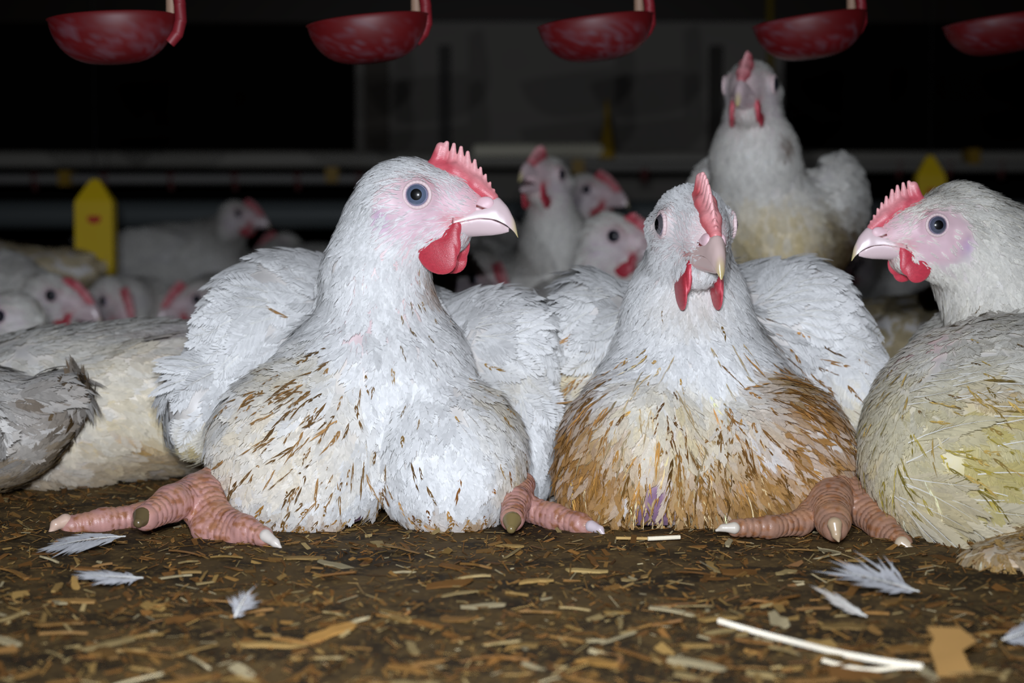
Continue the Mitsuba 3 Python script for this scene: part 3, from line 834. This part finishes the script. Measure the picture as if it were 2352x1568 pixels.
    w.append(('wing', [(P(1080, 700, .9), P(1090, 800, .9), 6, (.9, .1, .1), (.8, .1, -.3), .024, .011, .3), (P(1160, 680, .9), P(1170, 800, .9), 8, (.9, .1, .35), (.8, .1, .0), .028, .009, .4), (P(1190, 830, .9), P(1200, 930, .9), 6, (.6, .1, -.5), (.4, .1, -.9), .02, .009, .4)]))
    q_ = lambda u, v, D, a, b, c: (P(u, v, D), (a * D / FPX, c * D / FPX, b * D / FPX))
    bz = [q_(818, 1212, .82, 44, 24, 220) + ((150, 112, 150),)]
    streaks.append((P(815, 1205, .815), (.007, .1, .004), 14, .008, .0008, (190, 160, 110)))
    bird(key, 'white chicken sitting second from the left, head turned right in profile, one foot stretched out', H, pr, cs, stains, seed=11, streaks=streaks, wings=w, h=.003, fh=.6, fm=.66, barez=bz, nb=11, cover=5.0)
    leg(key, [[(505, 1110, .86, 48), (455, 1135, .845, 46), (395, 1155, .82, 40), (335, 1188, .80, 30)], [(440, 1140, .86, 36), (330, 1185, .855, 29), (240, 1195, .845, 27), (165, 1208, .84, 25)],
              [(465, 1130, .84, 44), (500, 1190, .825, 36), (560, 1215, .81, 31), (605, 1232, .803, 23)], [(450, 1170, .84, 32), (470, 1215, .82, 28), (530, 1236, .81, 18)]],
        [([(328, 1188, .797, 24), (318, 1200, .792, 12)], (92, 78, 52)), ([(150, 1196, .838, 17), (128, 1205, .835, 12), (114, 1224, .833, 4)], (200, 170, 150)), ([(610, 1230, .80, 15), (632, 1246, .797, 10), (645, 1257, .795, 3)], (205, 196, 186))], seed=1)
    leg(key, [[(1200, 1110, .87, 30), (1185, 1150, .845, 30), (1177, 1192, .825, 28)], [(1205, 1165, .86, 30), (1270, 1186, .85, 29), (1330, 1203, .84, 24), (1362, 1214, .835, 17)]],
        [([(1176, 1196, .82, 22), (1174, 1214, .815, 11)], (120, 104, 66)), ([(1358, 1208, .833, 14), (1378, 1216, .83, 9), (1388, 1229, .828, 3)], (196, 182, 186))], seed=4)


def front_facing():
    key = 'chicken_001'
    H = Head(P(1599, 516, .872), (.165, -.97, -.14))
    pr = [E(1480, 1040, .875, 185, 190, 175), E(1760, 1050, .875, 190, 180, 180), E(1590, 905, .905, 215, 150, 180), E(1610, 900, 1.0, 300, 290, 420), E(1600, 1110, .87, 300, 100, 150),
          E(1360, 760, .97, 90, 130, 200), E(1320, 1000, .95, 50, 140, 160), E(1820, 770, .97, 150, 170, 210), E(1930, 880, .97, 95, 130, 210),
          K((1585, 850, .90, 165), (1577, 715, .905, 124)), K((1577, 715, .905, 124), (1582, 600, .905, 92)),
          ('s', P(1505, 1225, .785), P(1525, 1020, .80), 30 * .0002, 6 * .0002, 36 * .0002, 0.0, 1.0)]
    cs = [C(1480, 660, .89, -.15, 1, 48, 15), C(1680, 660, .89, .15, 1, 48, 15), C(1570, 700, .86, 0, 1, 36, 11, 1, .2, 60), C(1430, 790, .88, -.4, 1, 55, 20), C(1560, 800, .86, 0, 1, 50, 18), C(1710, 790, .88, .4, 1, 55, 20),
          C(1590, 900, .83, 0, 1, 70, 24), C(1420, 900, .86, -.5, .9, 65, 22), C(1780, 890, .86, .7, .7, 70, 24), C(1500, 1010, .82, -.15, 1, 75, 20, 1, .26), C(1680, 1010, .82, .2, 1, 75, 20, 1, .26),
          C(1340, 1000, .86, -.5, 1, 70, 20, 1, .28), C(1830, 1000, .84, .75, .7, 78, 20, 1, .28), C(1380, 1130, .84, -.25, 1, 75, 19, 1, .3), C(1650, 1120, .82, .25, 1, 80, 19, 1, .3), C(1780, 1130, .83, .55, .85, 80, 19, 1, .3), C(1920, 1080, .86, .7, .6, 70, 18, 1, .3), C(1560, 1050, .82, .1, 1, 70, 20, 1, .26),
          C(1505, 1170, .81, 0, 1, 44, 8, .12, .35, 34, (152, 118, 152)), C(1510, 1220, .82, 0, 1, 40, 8, .12, .3, 34, (152, 118, 152)),
          C(1360, 720, .94, -.8, .2, 105, 62, 1, .15), C(1330, 820, .93, -.5, .8, 95, 60, 1, .14), C(1780, 640, .95, .55, -.6, 110, 66, 1, .16), C(1850, 680, .93, .9, .1, 115, 68, 1, .15), C(1900, 800, .92, .9, .5, 115, 68, 1, .14), C(1980, 900, .93, .6, .9, 100, 64, 1, .14), C(1860, 900, .9, .6, .8, 90, 60, 1, .12), C(1920, 970, .9, .5, 1, 70, 36)]
    br, dk = (160, 118, 68), (108, 78, 48)
    stains = [ST(1590, 1180, .85, 420, 180, 500, (188, 150, 98), 1.0), ST(1345, 1050, .86, 100, 180, 300, br, .95), ST(1850, 980, .85, 150, 120, 300, br, .8), ST(1720, 1120, .83, 190, 90, 300, br, .6), ST(1780, 1170, .83, 190, 60, 300, dk, .6), ST(1790, 880, .86, 90, 40, 300, (165, 135, 88), .7),
              ST(1440, 1190, .84, 120, 45, 300, (140, 106, 58), .5), ST(1570, 970, .83, 170, 90, 300, (226, 212, 176), .6), ST(1330, 850, .94, 60, 80, 300, (222, 205, 160), .5), ST(1900, 920, .92, 90, 60, 300, (228, 214, 176), .55), ST(1590, 700, .86, 90, 60, 300, (206, 200, 190), .5)]
    streaks = [(P(1340, 1010, .86), (.018, .1, .034), 170, .017, .0016, br), (P(1830, 960, .85), (.028, .1, .024), 230, .018, .0016, (150, 108, 60)), (P(1740, 1110, .83), (.04, .1, .018), 230, .018, .0016, (150, 112, 62)), (P(1440, 1130, .83), (.03, .1, .018), 150, .018, .0016, (168, 124, 66)), (P(1700, 1180, .83), (.05, .1, .010), 200, .016, .0016, (110, 80, 44)),
               (P(1560, 1000, .82), (.03, .1, .03), 60, .016, .0012, (206, 182, 138)), (P(1600, 1100, .82), (.05, .1, .02), 80, .018, .0012, (210, 188, 146)), (P(1530, 860, .84), (.02, .1, .02), 14, .007, .0012, (180, 140, 70)), (P(1530, 990, .82), (.004, .1, .012), 14, .009, .0012, (112, 78, 44))]
    w = [('wing', [(P(1400, 640, .93), P(1400, 760, .93), 7, (-.9, .1, .1), (-.8, .1, -.4), .022, .009, .32), (P(1350, 660, .93), P(1340, 800, .93), 7, (-.9, .1, .0), (-.5, .1, -.8), .021, .009, .35)]),
         ('wing', [(P(1770, 660, .93), P(1760, 760, .92), 8, (.5, .1, .6), (.9, .1, -.2), .024, .012, .32), (P(1830, 640, .93), P(1830, 780, .92), 9, (.7, .1, .3), (.9, .1, -.3), .026, .012, .34), (P(1890, 680, .93), P(1900, 820, .92), 9, (.9, .1, -.1), (.8, .1, -.6), .025, .012, .34),
                   (P(1950, 760, .93), P(1960, 880, .93), 8, (.8, .1, -.3), (.5, .1, -.9), .022, .010, .34)])]
    s = .82 / FPX
    bz = [(P(1506, 1212, .82), (56 * s, 240 * s, 36 * s), (138, 108, 134)), (P(1512, 1165, .82), (28 * s, 240 * s, 40 * s), (138, 108, 134))]
    streaks += [(P(1505, 1175, .815), (.009, .1, .009), 34, .011, .00099, (205, 180, 136)), (P(1505, 1195, .815), (.011, .1, .008), 22, .010, .00099, (150, 116, 70))]
    bird(key, 'chicken with a dirty brown breast facing the camera, right of the turned chicken', H, pr, cs, stains, seed=23, streaks=streaks, wings=w, nb=15, cover=5.0, barez=bz, h=.003,
         pale=.6, headargs=dict(comb_lean=-.08, iris=(78, 74, 78), red=(200, 86, 90), wattle=1.12, wy=42, beakc=(.86, .82, .74), wred=(168, 44, 56)))
    leg(key, [[(1915, 1110, .86, 46), (1908, 1150, .835, 47), (1913, 1195, .81, 38), (1918, 1214, .80, 31)], [(1930, 1115, .86, 40), (1985, 1170, .845, 38), (2030, 1215, .825, 32), (2072, 1250, .808, 24)],
              [(1895, 1140, .85, 32), (1840, 1200, .825, 27), (1770, 1210, .812, 24), (1690, 1212, .806, 20)]],
        [([(1917, 1204, .786, 17), (1921, 1228, .784, 10), (1926, 1243, .783, 3)], (176, 152, 122)), ([(2072, 1248, .80, 17), (2095, 1264, .797, 10), (2110, 1284, .795, 3)], (196, 176, 150)), ([(1686, 1212, .80, 14), (1660, 1212, .80, 8), (1645, 1218, .80, 3)], (200, 190, 176))], seed=7, col=(156, 118, 98))


def front_right():
    key = 'chicken_002'
    H = Head(P(2128, 518, .90), (-.985, -.17, -.03), scale=.85)
    # the eye seen is the bird's left one
    pr = [E(2300, 1010, .865, 312, 275, 330), E(2420, 900, .95, 350, 240, 420), E(2180, 1060, .84, 190, 200, 220), K((2380, 820, .90, 150), (2270, 620, .915, 112)), K((2270, 620, .915, 112), (2205, 530, .91, 88)), K((2200, 520, .915, 86), (2390, 640, .95, 140)),
          E(2330, 1275, .80, 120, 45, 120, 15), E(2325, 1292, .752, 105, 44, 110, 8)]
    cs = [C(2260, 470, .91, 1, .25, 40, 12), C(2310, 560, .90, .7, 1, 48, 15), C(2230, 620, .89, .35, 1, 40, 12), C(2300, 660, .88, .4, 1, 50, 20), C(2220, 740, .86, .3, .8, 60, 34, 1, .14), C(2120, 790, .85, .1, 1, 34, 20, .5, .25, 50, (206, 160, 168)), C(2060, 900, .84, .0, 1, 40, 24, .8, .2, 50), C(2250, 850, .83, .5, .8, 80, 62, 1, .1),
          C(2020, 1040, .83, .1, 1, 55, 30, 1, .14), C(2150, 960, .80, .6, .7, 85, 62, 1, .1), C(2250, 1010, .79, .95, .3, 120, 66, 1, .14), C(2150, 1090, .79, .8, .5, 100, 62, 1, .12), C(2250, 1150, .78, .95, .3, 125, 66, 1, .14), C(2060, 1170, .81, .35, 1, 60, 34, 1, .14), C(2150, 1240, .79, .8, .6, 90, 36, 1, .2), C(2290, 1290, .78, .2, 1, 60, 22, 1, .25), C(2310, 1285, .748, .2, 1, 44, 18, 1.6, .2, 50)]
    ol = (182, 170, 84)
    stains = [ST(2240, 1000, .8, 200, 130, 400, (196, 182, 112), .8), ST(2200, 1080, .8, 160, 70, 300, ol, .8), ST(2200, 1150, .8, 230, 150, 400, (204, 188, 140), .7), ST(2290, 920, .8, 110, 40, 300, (190, 160, 100), .7), ST(2060, 1150, .81, 80, 120, 300, (208, 186, 138), .6), ST(2300, 1290, .79, 120, 50, 300, (176, 142, 84), .9), ST(2325, 1292, .752, 150, 75, 300, (186, 150, 92), 1.0), ST(2050, 1010, .83, 100, 200, 400, (214, 206, 180), .7), ST(2250, 800, .85, 200, 120, 400, (210, 205, 192), .6)]
    streaks = [(P(2200, 800, .83), (.03, .1, .02), 22, .006, .0012, (120, 95, 60)), (P(2260, 950, .8), (.03, .1, .015), 40, .014, .0015, (178, 150, 84)), (P(2200, 1100, .79), (.035, .1, .02), 60, .016, .0014, (170, 152, 70)), (P(2300, 1290, .78), (.03, .1, .008), 70, .012, .0016, (160, 124, 66)), (P(2240, 1210, .78), (.05, .1, .02), 60, .018, .0014, (226, 214, 176))]
    w = [('wing', [(P(2150, 880, .82), P(2130, 980, .82), 7, (.8, .1, -.5), (.9, .1, -.2), .021, .010, .16), (P(2220, 850, .82), P(2200, 1000, .82), 9, (.85, .1, -.3), (.95, .1, .1), .026, .011, .18), (P(2290, 870, .82), P(2270, 1030, .80), 8, (.9, .1, -.2), (.95, .1, .15), .03, .011, .2),
                   (P(2130, 1040, .81), P(2060, 1150, .81), 7, (.95, .1, .25), (.95, .1, -.25), .040, .010, .16), (P(2110, 1150, .80), P(2050, 1180, .81), 4, (.95, .1, -.2), (.9, .1, -.4), .055, .012, .14), (P(2230, 1080, .8), P(2200, 1230, .79), 7, (.98, .1, .1), (.95, .1, -.3), .042, .011, .16)])]
    bird(key, 'yellow-stained chicken sitting side on at the right edge, head turned left in profile', H, pr, cs, stains, seed=31, streaks=streaks, wings=w, nb=11, cover=3.6, fh=.5, fm=.86, h=.003, base=(232, 229, 220),
         headargs=dict(iris=(72, 76, 92), red=(202, 88, 100), wred=(186, 54, 70), wattle=.74))


front_turned()
front_facing()
front_right()


# ------------------------------------------------------------------ chickens behind
def behind(key, label, head, fwd, body, yaw, size=1.0, stand=None, stains=(), base=(236, 233, 226), seed=0, up=(0, 0, 1), flat=1.0, nb=4, h=.0052, cover=2.3, q=.34, fs=1.7, fh=.5, vnb=14, xst=(), low=0.0, tail=1.0, headargs=None, pale=.2, neckr=.040, wingup=0.0, hfar=False):
    O = P(*head)
    H = Head(O, fwd, up)
    D = body[1]
    B = P(body[0], 553, D)
    B[2] = (.066 * size * flat) if stand is None else stand
    X = unit(np.array([yaw[0], yaw[1], 0.0])); Y = np.array([-X[1], X[0], 0]); Z = np.array([0, 0, 1.0])
    M = np.stack([X, Y, Z])
    S = size
    at = lambda x, y, z: B + S * (x * X + y * Y + z * flat * Z)
    f = lambda r: np.array(r) * S * np.array([1, 1, flat])
    pr = [ell(at(0, 0, 0), f((.112, .078, .068)), M, .02), ell(at(.055, .026, -.006), f((.062, .045, .062)), M, .012), ell(at(.055, -.026, -.006), f((.062, .045, .062)), M, .012)]
    for y in (-1, 1):
        pr.append(ell(at(-.02, .062 * y, .010 + wingup), f((.082, .026, .05)), M, .008))
    pr.append(ell(at(-.112, 0, .034), f((.05 * tail, .03, .022)), M, .02))
    nb0 = at(.062, 0, .038 - low)
    nk = O - H.X * .017 - H.Z * .024
    mid = (nb0 + nk) / 2 + 0.006 * X
    pr += [cap(nb0, mid, neckr * S, min(.030, neckr), .018), cap(mid, nk, min(.030, neckr), .0205, .012)]
    k = lambda p, d, L, W, de, lf, sg: (p, d, L * S, W * S, de, lf, sg * S)
    cs = [k(mid + .03 * X, -Z * 1.0 + .1 * X, .010, .004, 1, .12, .025), k(mid - .02 * X, -Z - .4 * X, .012, .005, 1, .12, .025), k(at(.11, 0, .02), -Z, .015, .008, 1, .14, .03), k(at(.10, 0, -.03), -Z, .016, .009, 1, .14, .04),
          k(at(.05, .07, 0), -X - .6 * Z, .018, .010, 1, .12, .035), k(at(.05, -.07, 0), -X - .6 * Z, .018, .010, 1, .12, .035), k(at(-.03, .09, .02), -X - .2 * Z, .026, .013, 1, .12, .045), k(at(-.03, -.09, .02), -X - .2 * Z, .026, .013, 1, .12, .045),
          k(at(-.03, 0, .07), -X, .026, .013, 1, .12, .045), k(at(-.12, 0, .03), -X + .1 * Z, .032, .012, 1, .2, .04), k(at(-.05, .08, -.04), -X - .5 * Z, .018, .010, 1, .14, .04), k(at(-.05, -.08, -.04), -X - .5 * Z, .018, .010, 1, .14, .04)]
    base_z = .0015 if stand is None else None
    bird(key, label, H, pr, cs, [(at(*s[0]), s[1], s[2], s[3]) for s in stains] + [(B + np.array([0, 0, -.062 * S * flat]), (.3, .3, .03), (190, 160, 112), .5)] + list(xst), base=base, seed=seed + 100, h=h, nb=nb, cover=cover, q=q, headargs={**dict(nost=False, iris=(34, 36, 44), comb=.65, wattle=.75), **(headargs or {})}, floor=base_z, pale=pale, fs=fs, fh=fh, vnb=vnb)
    if stand is not None:
        for y in (-1, 1):
            a = at(0, .035 * y, -.045)
            b = np.array([a[0], a[1], .012])
            pr = [cap(a, (a + b) / 2 - .012 * X, .016, .008, .006), cap((a + b) / 2 - .012 * X, b, .007, .0065, .004)]
            for d in (-.6, 0, .6):
                e = b + .045 * (X * math.cos(d) + Y * math.sin(d)); e[2] = .006
                pr.append(cap(b, e, .0065, .004, .004))
            flesh(num(key + '__leg'), pr, .002, (205, 160, 140))


behind('chicken_003', 'white chicken standing tall in the background on the right, neck stretched up', (1722, 196, 1.27), (-.30, -.93, .02), (1778, 1.36), (-.36, -.93), stand=.146, size=.76, seed=1, nb=8, h=.0035, fs=1.3, q=.8, wingup=.02, neckr=.036,
       stains=[((.04, .06, -.05), (.05, .05, .04), (104, 76, 48), 1.0), ((-.03, .08, -.04), (.06, .05, .03), (110, 82, 52), .9), ((.08, 0, -.02), (.1, .1, .035), (226, 212, 172), .6), ((.0, .06, -.05), (.05, .05, .03), (96, 68, 42), .9)], headargs=dict(wattle=.6, comb=.6), pale=.5, xst=[(P(1915, 590, 1.33), (.028, .2, .034), (92, 66, 40), 1.0), (P(1760, 560, 1.3), (.05, .2, .03), (222, 205, 160), .7), (P(1795, 330, 1.28), (.006, .2, .008), (110, 84, 64), .8)])
behind('chicken_004', 'chicken with an open beak and stretched neck between the two front chickens', (1250, 402, 1.62), (-.45, -.86, .2), (1205, 1.74), (.45, -.86), seed=2, nb=7, h=.0035, fs=1.3, q=.8, headargs=dict(opened=1.0, comb=.8), pale=.3, neckr=.042)
behind('chicken_005', 'dim chicken with a red wattle right behind the open-beaked chicken, facing right', (1362, 436, 2.05), (.85, -.5, -.05), (1300, 2.15), (.8, -.5), seed=3)
behind('chicken_006', 'chicken peeping out just left of the brown-breasted chicken\'s head, facing right', (1425, 542, 1.5), (.90, -.42, -.15), (1445, 1.60), (.6, -.7), seed=4, headargs=dict(comb=.45), nb=8, q=.8, size=.85)
behind('chicken_007', 'blurred chicken standing at the left behind the yellow box, facing right', (555, 490, 2.7), (.97, -.2, -.1), (405, 2.8), (1, -.15), seed=5, stand=.10)
behind('chicken_008', 'yellowish chicken seen from behind at the left edge in the far background', (-190, 560, 2.0), (-.95, .2, -.1), (-60, 2.05), (-.9, .35), seed=6, base=(228, 212, 176), size=1.05, stains=[((-.1, -.03, 0), (.04, .04, .03), (160, 110, 60), .7)])
behind('chicken_009', 'chicken head with a pale pink beak pointing right near the left edge', (135, 677, 1.66), (.96, -.2, -.22), (-110, 1.72), (.98, -.15), seed=7, nb=6, q=.8, headargs=dict(comb=.15), size=.9)
behind('chicken_010', 'white chicken lying side on behind the turned chicken, above its stretched left foot', (30, 915, 1.04), (-.93, -.35, -.2), (322, 1.04), (-.90, -.42), neckr=.03, low=.03, seed=8, nb=9, h=.0035, fs=1.3, q=.6, flat=.68, cover=3.4, base=(230, 227, 220), headargs=dict(comb=.3, wattle=.5),
       stains=[((0, .08, 0), (.08, .05, .04), (226, 210, 170), .6), ((.03, .09, -.03), (.012, .03, .01), (208, 158, 70), .9), ((-.02, .05, .05), (.05, .04, .012), (170, 150, 165), .5)])
behind('chicken_018', 'chicken head at the left edge facing left, its neck in front of the pale-beaked head', (-6, 724, 1.42), (-.93, -.35, -.08), (118, 1.46), (-.75, .5), neckr=.036, low=.02, seed=18, nb=7, size=.72, flat=.62, q=.8, headargs=dict(comb=.4))
behind('chicken_011', 'dirty grey brown chicken in shade at the lower left edge, tail towards the middle', (-520, 760, .95), (-.95, .2, 0), (-185, .945), (-.96, .25), seed=9, nb=9, h=.0035, fs=1.3, size=.72, flat=.78, tail=.35, base=(214, 210, 204), cover=3.4,
       stains=[((-.08, -.05, -.03), (.09, .06, .03), (92, 80, 68), .9), ((-.05, -.06, .0), (.05, .04, .012), (120, 98, 68), .7), ((-.115, 0, .02), (.03, .04, .015), (104, 82, 54), .9)])
behind('chicken_012', 'chicken with a red comb, head lowered, below the left yellow feeder box', (268, 690, 1.92), (.62, -.55, -.55), (330, 2.05), (.2, -1), seed=10, size=.68)
behind('chicken_013', 'chicken with a red comb facing left just behind the turned chicken\'s back', (438, 686, 2.0), (-.8, -.55, -.25), (560, 2.12), (-.7, -.6), seed=11, size=.7)
behind('chicken_014', 'chicken with lowered head and red comb below the open-beaked chicken', (1120, 640, 1.62), (.55, -.65, -.5), (1085, 1.98), (.3, -.9), stand=.092, seed=12)
behind('chicken_015', 'dim yellowish chicken lying between the brown-breasted chicken and the right one', (2230, 640, 1.6), (.9, .3, -.1), (2080, 1.5), (.85, .4), seed=13, base=(206, 190, 152), size=.85, flat=.8)
behind('chicken_016', 'far dim chicken lying to the left of the turned chicken\'s head', (640, 560, 3.0), (-.9, -.3, -.1), (720, 3.0), (-.9, -.2), seed=14)
behind('chicken_017', 'far dim chicken lying behind the right chicken\'s beak', (1960, 600, 2.6), (-.8, -.5, -.1), (2030, 2.7), (-.8, -.4), seed=15, size=.9)


# ------------------------------------------------------------------ litter
def ground(u, v):
    d = FW + RT * (u - CX) / FPX + UP * (CY - v) / FPX
    return CAM + d * (-CAM[2] / d[2])


def fz(x, y):
    return float(floor_h(np.array([x]), np.array([y]))[0])


def chip_mesh(L, W, H, rng, bend=0.1, nseg=3):
    """a shaving: a thin bent strip with torn ends"""
    t = np.linspace(-.5, .5, nseg + 1)
    w = W * (0.8 + .3 * rng.random(nseg + 1)); w[0] *= .55 + .4 * rng.random(); w[-1] *= .4 + .5 * rng.random()
    off = W * .12 * rng.normal(size=nseg + 1)
    z = bend * L * (.25 - t ** 2)
    V, F = [], []
    for i in range(nseg + 1):
        e = L * .03 * rng.normal(size=2)
        for (sy, sz) in ((-1, 0), (1, 0), (1, 1), (-1, 1)):
            V.append((t[i] * L + e[(sy + 1) // 2] * (i in (0, nseg)), off[i] + sy * w[i] / 2, z[i] + sz * H))
    for i in range(nseg):
        for j in range(4):
            a, b = i * 4 + j, i * 4 + (j + 1) % 4
            F += [(a, b, b + 4), (a, b + 4, a + 4)]
    F += [(0, 2, 1), (0, 3, 2), (nseg * 4, nseg * 4 + 1, nseg * 4 + 2), (nseg * 4, nseg * 4 + 2, nseg * 4 + 3)]
    return np.array(V), np.array(F)[:, ::-1]


def rotm(az, pitch, roll):
    ca, sa, cp, sp, cr, sr = math.cos(az), math.sin(az), math.cos(pitch), math.sin(pitch), math.cos(roll), math.sin(roll)
    return np.array([[ca, -sa, 0], [sa, ca, 0], [0, 0, 1]]) @ np.array([[cp, 0, sp], [0, 1, 0], [-sp, 0, cp]]) @ np.array([[1, 0, 0], [0, cr, -sr], [0, sr, cr]])


PAL = np.array([.38, .37, .325]) * np.array([lin(c) for c in ((196, 158, 96), (176, 132, 74), (214, 186, 132), (150, 104, 54), (228, 210, 172), (168, 118, 62), (128, 88, 46), (190, 140, 78))])
rng = np.random.default_rng(5)
V, F, Cc, at_ = [], [], [], 0
for i in range(15000):
    x, y = rng.uniform(-.36, .36), .45 + .72 * rng.random() ** 1.25
    thin = rng.random() < .45
    L = .0016 + .0085 * rng.random() ** 2.6
    W = rng.uniform(.0004, .0009) if thin else L * rng.uniform(.2, .55)
    L *= 1.3 if thin else .85
    v, f = chip_mesh(L, W, .0002 + .05 * W, rng, rng.uniform(-.1, .15), 1)
    f = f[2:]
    v = v @ rotm(rng.uniform(0, 6.283), .3 * rng.normal(), .4 * rng.normal()).T + [x, y, 0]
    v[:, 2] += fz(x, y) + .0004
    V.append(v); F.append(f + at_); at_ += len(v)
    Cc.append(np.tile(PAL[rng.choice(8, p=[.14, .2, .07, .2, .04, .16, .13, .06])] * np.exp(.25 * rng.normal()), (len(v), 1)))
V, F, Cc = np.vstack(V), np.vstack(F), np.vstack(Cc)
put('litter_crumbs', raw_ply(V, F, None, np.clip(Cc, .004, .9), 'chip_mat'), 'small brown and straw-coloured wood crumbs strewn over the floor', 'litter', kind='stuff')


def lay(key, x, y, L, W, H, az, pitch, roll, col, label, cat, group=None, bend=.08, lift=.0, seed=0, nseg=4):
    r = np.random.default_rng(seed)
    v, f = chip_mesh(L, W, H, r, bend, nseg)
    v = v @ rotm(az, pitch, roll).T
    v += [x, y, fz(x, y) - min(0, v[:, 2].min()) * .6 + lift]
    v2 = v[f].reshape(-1, 3)
    c = .62 * lin(col) if np.max(col) > 1.5 else np.asarray(col)
    g = meshkit.fbm(v2 * [700, 700, 700], 2)[:, None]
    n = np.repeat(unit(np.cross(v2[1::3] - v2[0::3], v2[2::3] - v2[0::3])), 3, 0)
    put(key, raw_ply(v2, np.arange(len(v2)).reshape(-1, 3), n, np.clip(c * (.75 + .5 * g), .004, .9), 'chip_mat'), label, cat, group)


N = 170
pts = []
while len(pts) < N:
    u, v = rng.uniform(-10, 2362), 1235 + 345 * rng.random() ** .8
    p = ground(u, v)
    if all((p[0] - a) ** 2 + ((p[1] - b) * .7) ** 2 > .007 ** 2 for a, b in pts):
        pts.append((p[0], p[1]))
kinds = [('pale straw-coloured wood shaving', (2, 4)), ('tan wood shaving', (0, 7)), ('brown wood shaving', (1, 5, 3))]
for i, (x, y) in enumerate(pts):
    kd = kinds[rng.choice(3, p=[.3, .4, .3])]
    L = rng.uniform(.008, .019)
    W = L * rng.uniform(.10, .34)
    lay(num('wood_shaving'), x, y, L, W, .0004 + .0006 * rng.random(), rng.normal() * .55 + (math.pi / 2 if rng.random() < .2 else 0), .10 * rng.normal(), .25 * rng.normal(),
        PAL[rng.choice(kd[1])] * np.exp(.15 * rng.normal()), kd[0] + ' lying on the brown litter floor', 'wood shaving', 'wood shavings on the litter', rng.uniform(-.05, .14), seed=i + 50)

g1, g2 = ground(1650, 1440), ground(2120, 1548)


def straw(key, uv, r, col, label):
    ps = [ground(*q) for q in uv]
    for p in ps:
        p[2] = fz(p[0], p[1]) + r + .0012
    ps = np.array(ps)
    t = np.linspace(0, 1, 12)
    k = np.linspace(0, 1, len(ps))
    from scipy.interpolate import PchipInterpolator
    c = PchipInterpolator(k, ps)(t)
    ms = [trimesh.creation.cylinder(r, segment=[a, b], sections=8) for a, b in zip(c[:-1], c[1:])] + [trimesh.creation.icosphere(1, r).apply_translation(b) for b in c[1:-1]]
    solid(key, trimesh.util.concatenate(ms), col, 'chip_mat', smooth=40, rough=.2, label=label, category='straw')


straw('straw', [(1652, 1441), (1800, 1478), (1960, 1520), (2118, 1549)], .0011, (236, 226, 204), 'long white bent straw stalk lying on the litter at the lower right')
straw('straw_001', [(1890, 1527), (2000, 1545), (2075, 1545), (2100, 1546)], .0007, (228, 216, 190), 'short white straw lying just below the long white stalk')
straw('straw_002', [(1488, 1250), (1562, 1248)], .0010, (238, 226, 200), 'pale cut straw below the bare breast patch of the brown-breasted chicken')
straw('straw_003', [(1415, 1252), (1495, 1248)], .0007, (196, 160, 100), 'thin tan straw next to the pale cut straw')
for i, (u, v, L, W, az, pi_, col, lab) in enumerate([
        (2172, 1545, .021, .0135, 1.5, -.75, (176, 134, 76), 'broad tan wood chip standing up at the lower right corner'),
        (765, 1465, .022, .006, .75, -.15, (206, 154, 82), 'broad orange tan wood chip slanting at lower centre left'),
        (620, 1480, .026, .004, -.1, 0, (184, 146, 84), 'long flat tan wood chip left of the orange tan chip'),
        (1375, 1530, .018, .005, -.9, -.1, (178, 132, 66), 'tan wood chip slanting at the bottom centre'),
        (1230, 1345, .014, .003, .3, 0, (196, 158, 92), 'narrow tan chip lying in front of the stretched pink toe'),
        (1350, 1310, .017, .0038, .1, .05, (204, 172, 108), 'pale tan flat chip in front of the brown-breasted chicken'),
        (165, 1378, .018, .004, .05, 0, (176, 134, 76), 'flat tan wood chip at the left, under a short upright chip'),
        (172, 1345, .009, .003, 1.9, -.5, (190, 150, 84), 'short tan chip standing up at the left'),
        (1170, 1255, .017, .003, -.8, -.1, (190, 154, 90), 'notched tan chip in front of the left toe of the small foot')]):
    p = ground(u, v)
    lay('wood_chip' if i == 0 else 'wood_chip_%03d' % i, p[0], p[1], L, W, .0009, az, pi_, .1, col, lab, 'wood chip', None, .05, seed=i, nseg=5)


def loose(key, u, v, L, W, az, label, col=(176, 176, 178), lift=.12, fray=.15, cup=.3):
    p = ground(u, v)
    p[2] = fz(p[0], p[1]) + .0012
    d = np.array([math.cos(az), math.sin(az), 0])
    r = np.random.default_rng(int(u))
    n = unit(np.array([0, -.55, .83]))
    d = unit(d - n * (d @ n))
    p[2] += W * .30 + max(0, -d[2]) * L
    o = feather_mesh(p[None], n[None], d[None], np.array([L]), np.array([W]), np.array([lift]), lin(col)[None], lin(col)[None] * .9, 34, r, cup=cup, fray=fray, rachis=.0004, nblend=.5)
    put(key, raw_ply(*o, 'feather_mat'), label, 'feather')


loose('feather', 290, 1272, .036, .012, 3.3, 'white feather lying on the litter in front of the stretched left foot')
loose('feather_001', 330, 1352, .024, .007, 3.2, 'small blurred white down feather on the litter, lower left', fray=.3)
loose('feather_002', 540, 1445, .010, .009, 1.2, 'tiny white feather tuft standing on the litter, left of the centre', lift=.7, fray=.3)
loose('feather_003', 2110, 1395, .032, .014, 2.9, 'fluffy white feather lying on the litter in front of the right chicken', fray=.35, lift=.25, cup=-.4)
loose('feather_004', 2300, 1505, .016, .010, .3, 'small white feather at the lower right edge', fray=.25)
loose('feather_005', 1990, 1440, .02, .005, 2.4, 'thin grey wisp of down left of the broad upright chip', col=(190, 184, 176), fray=.3)
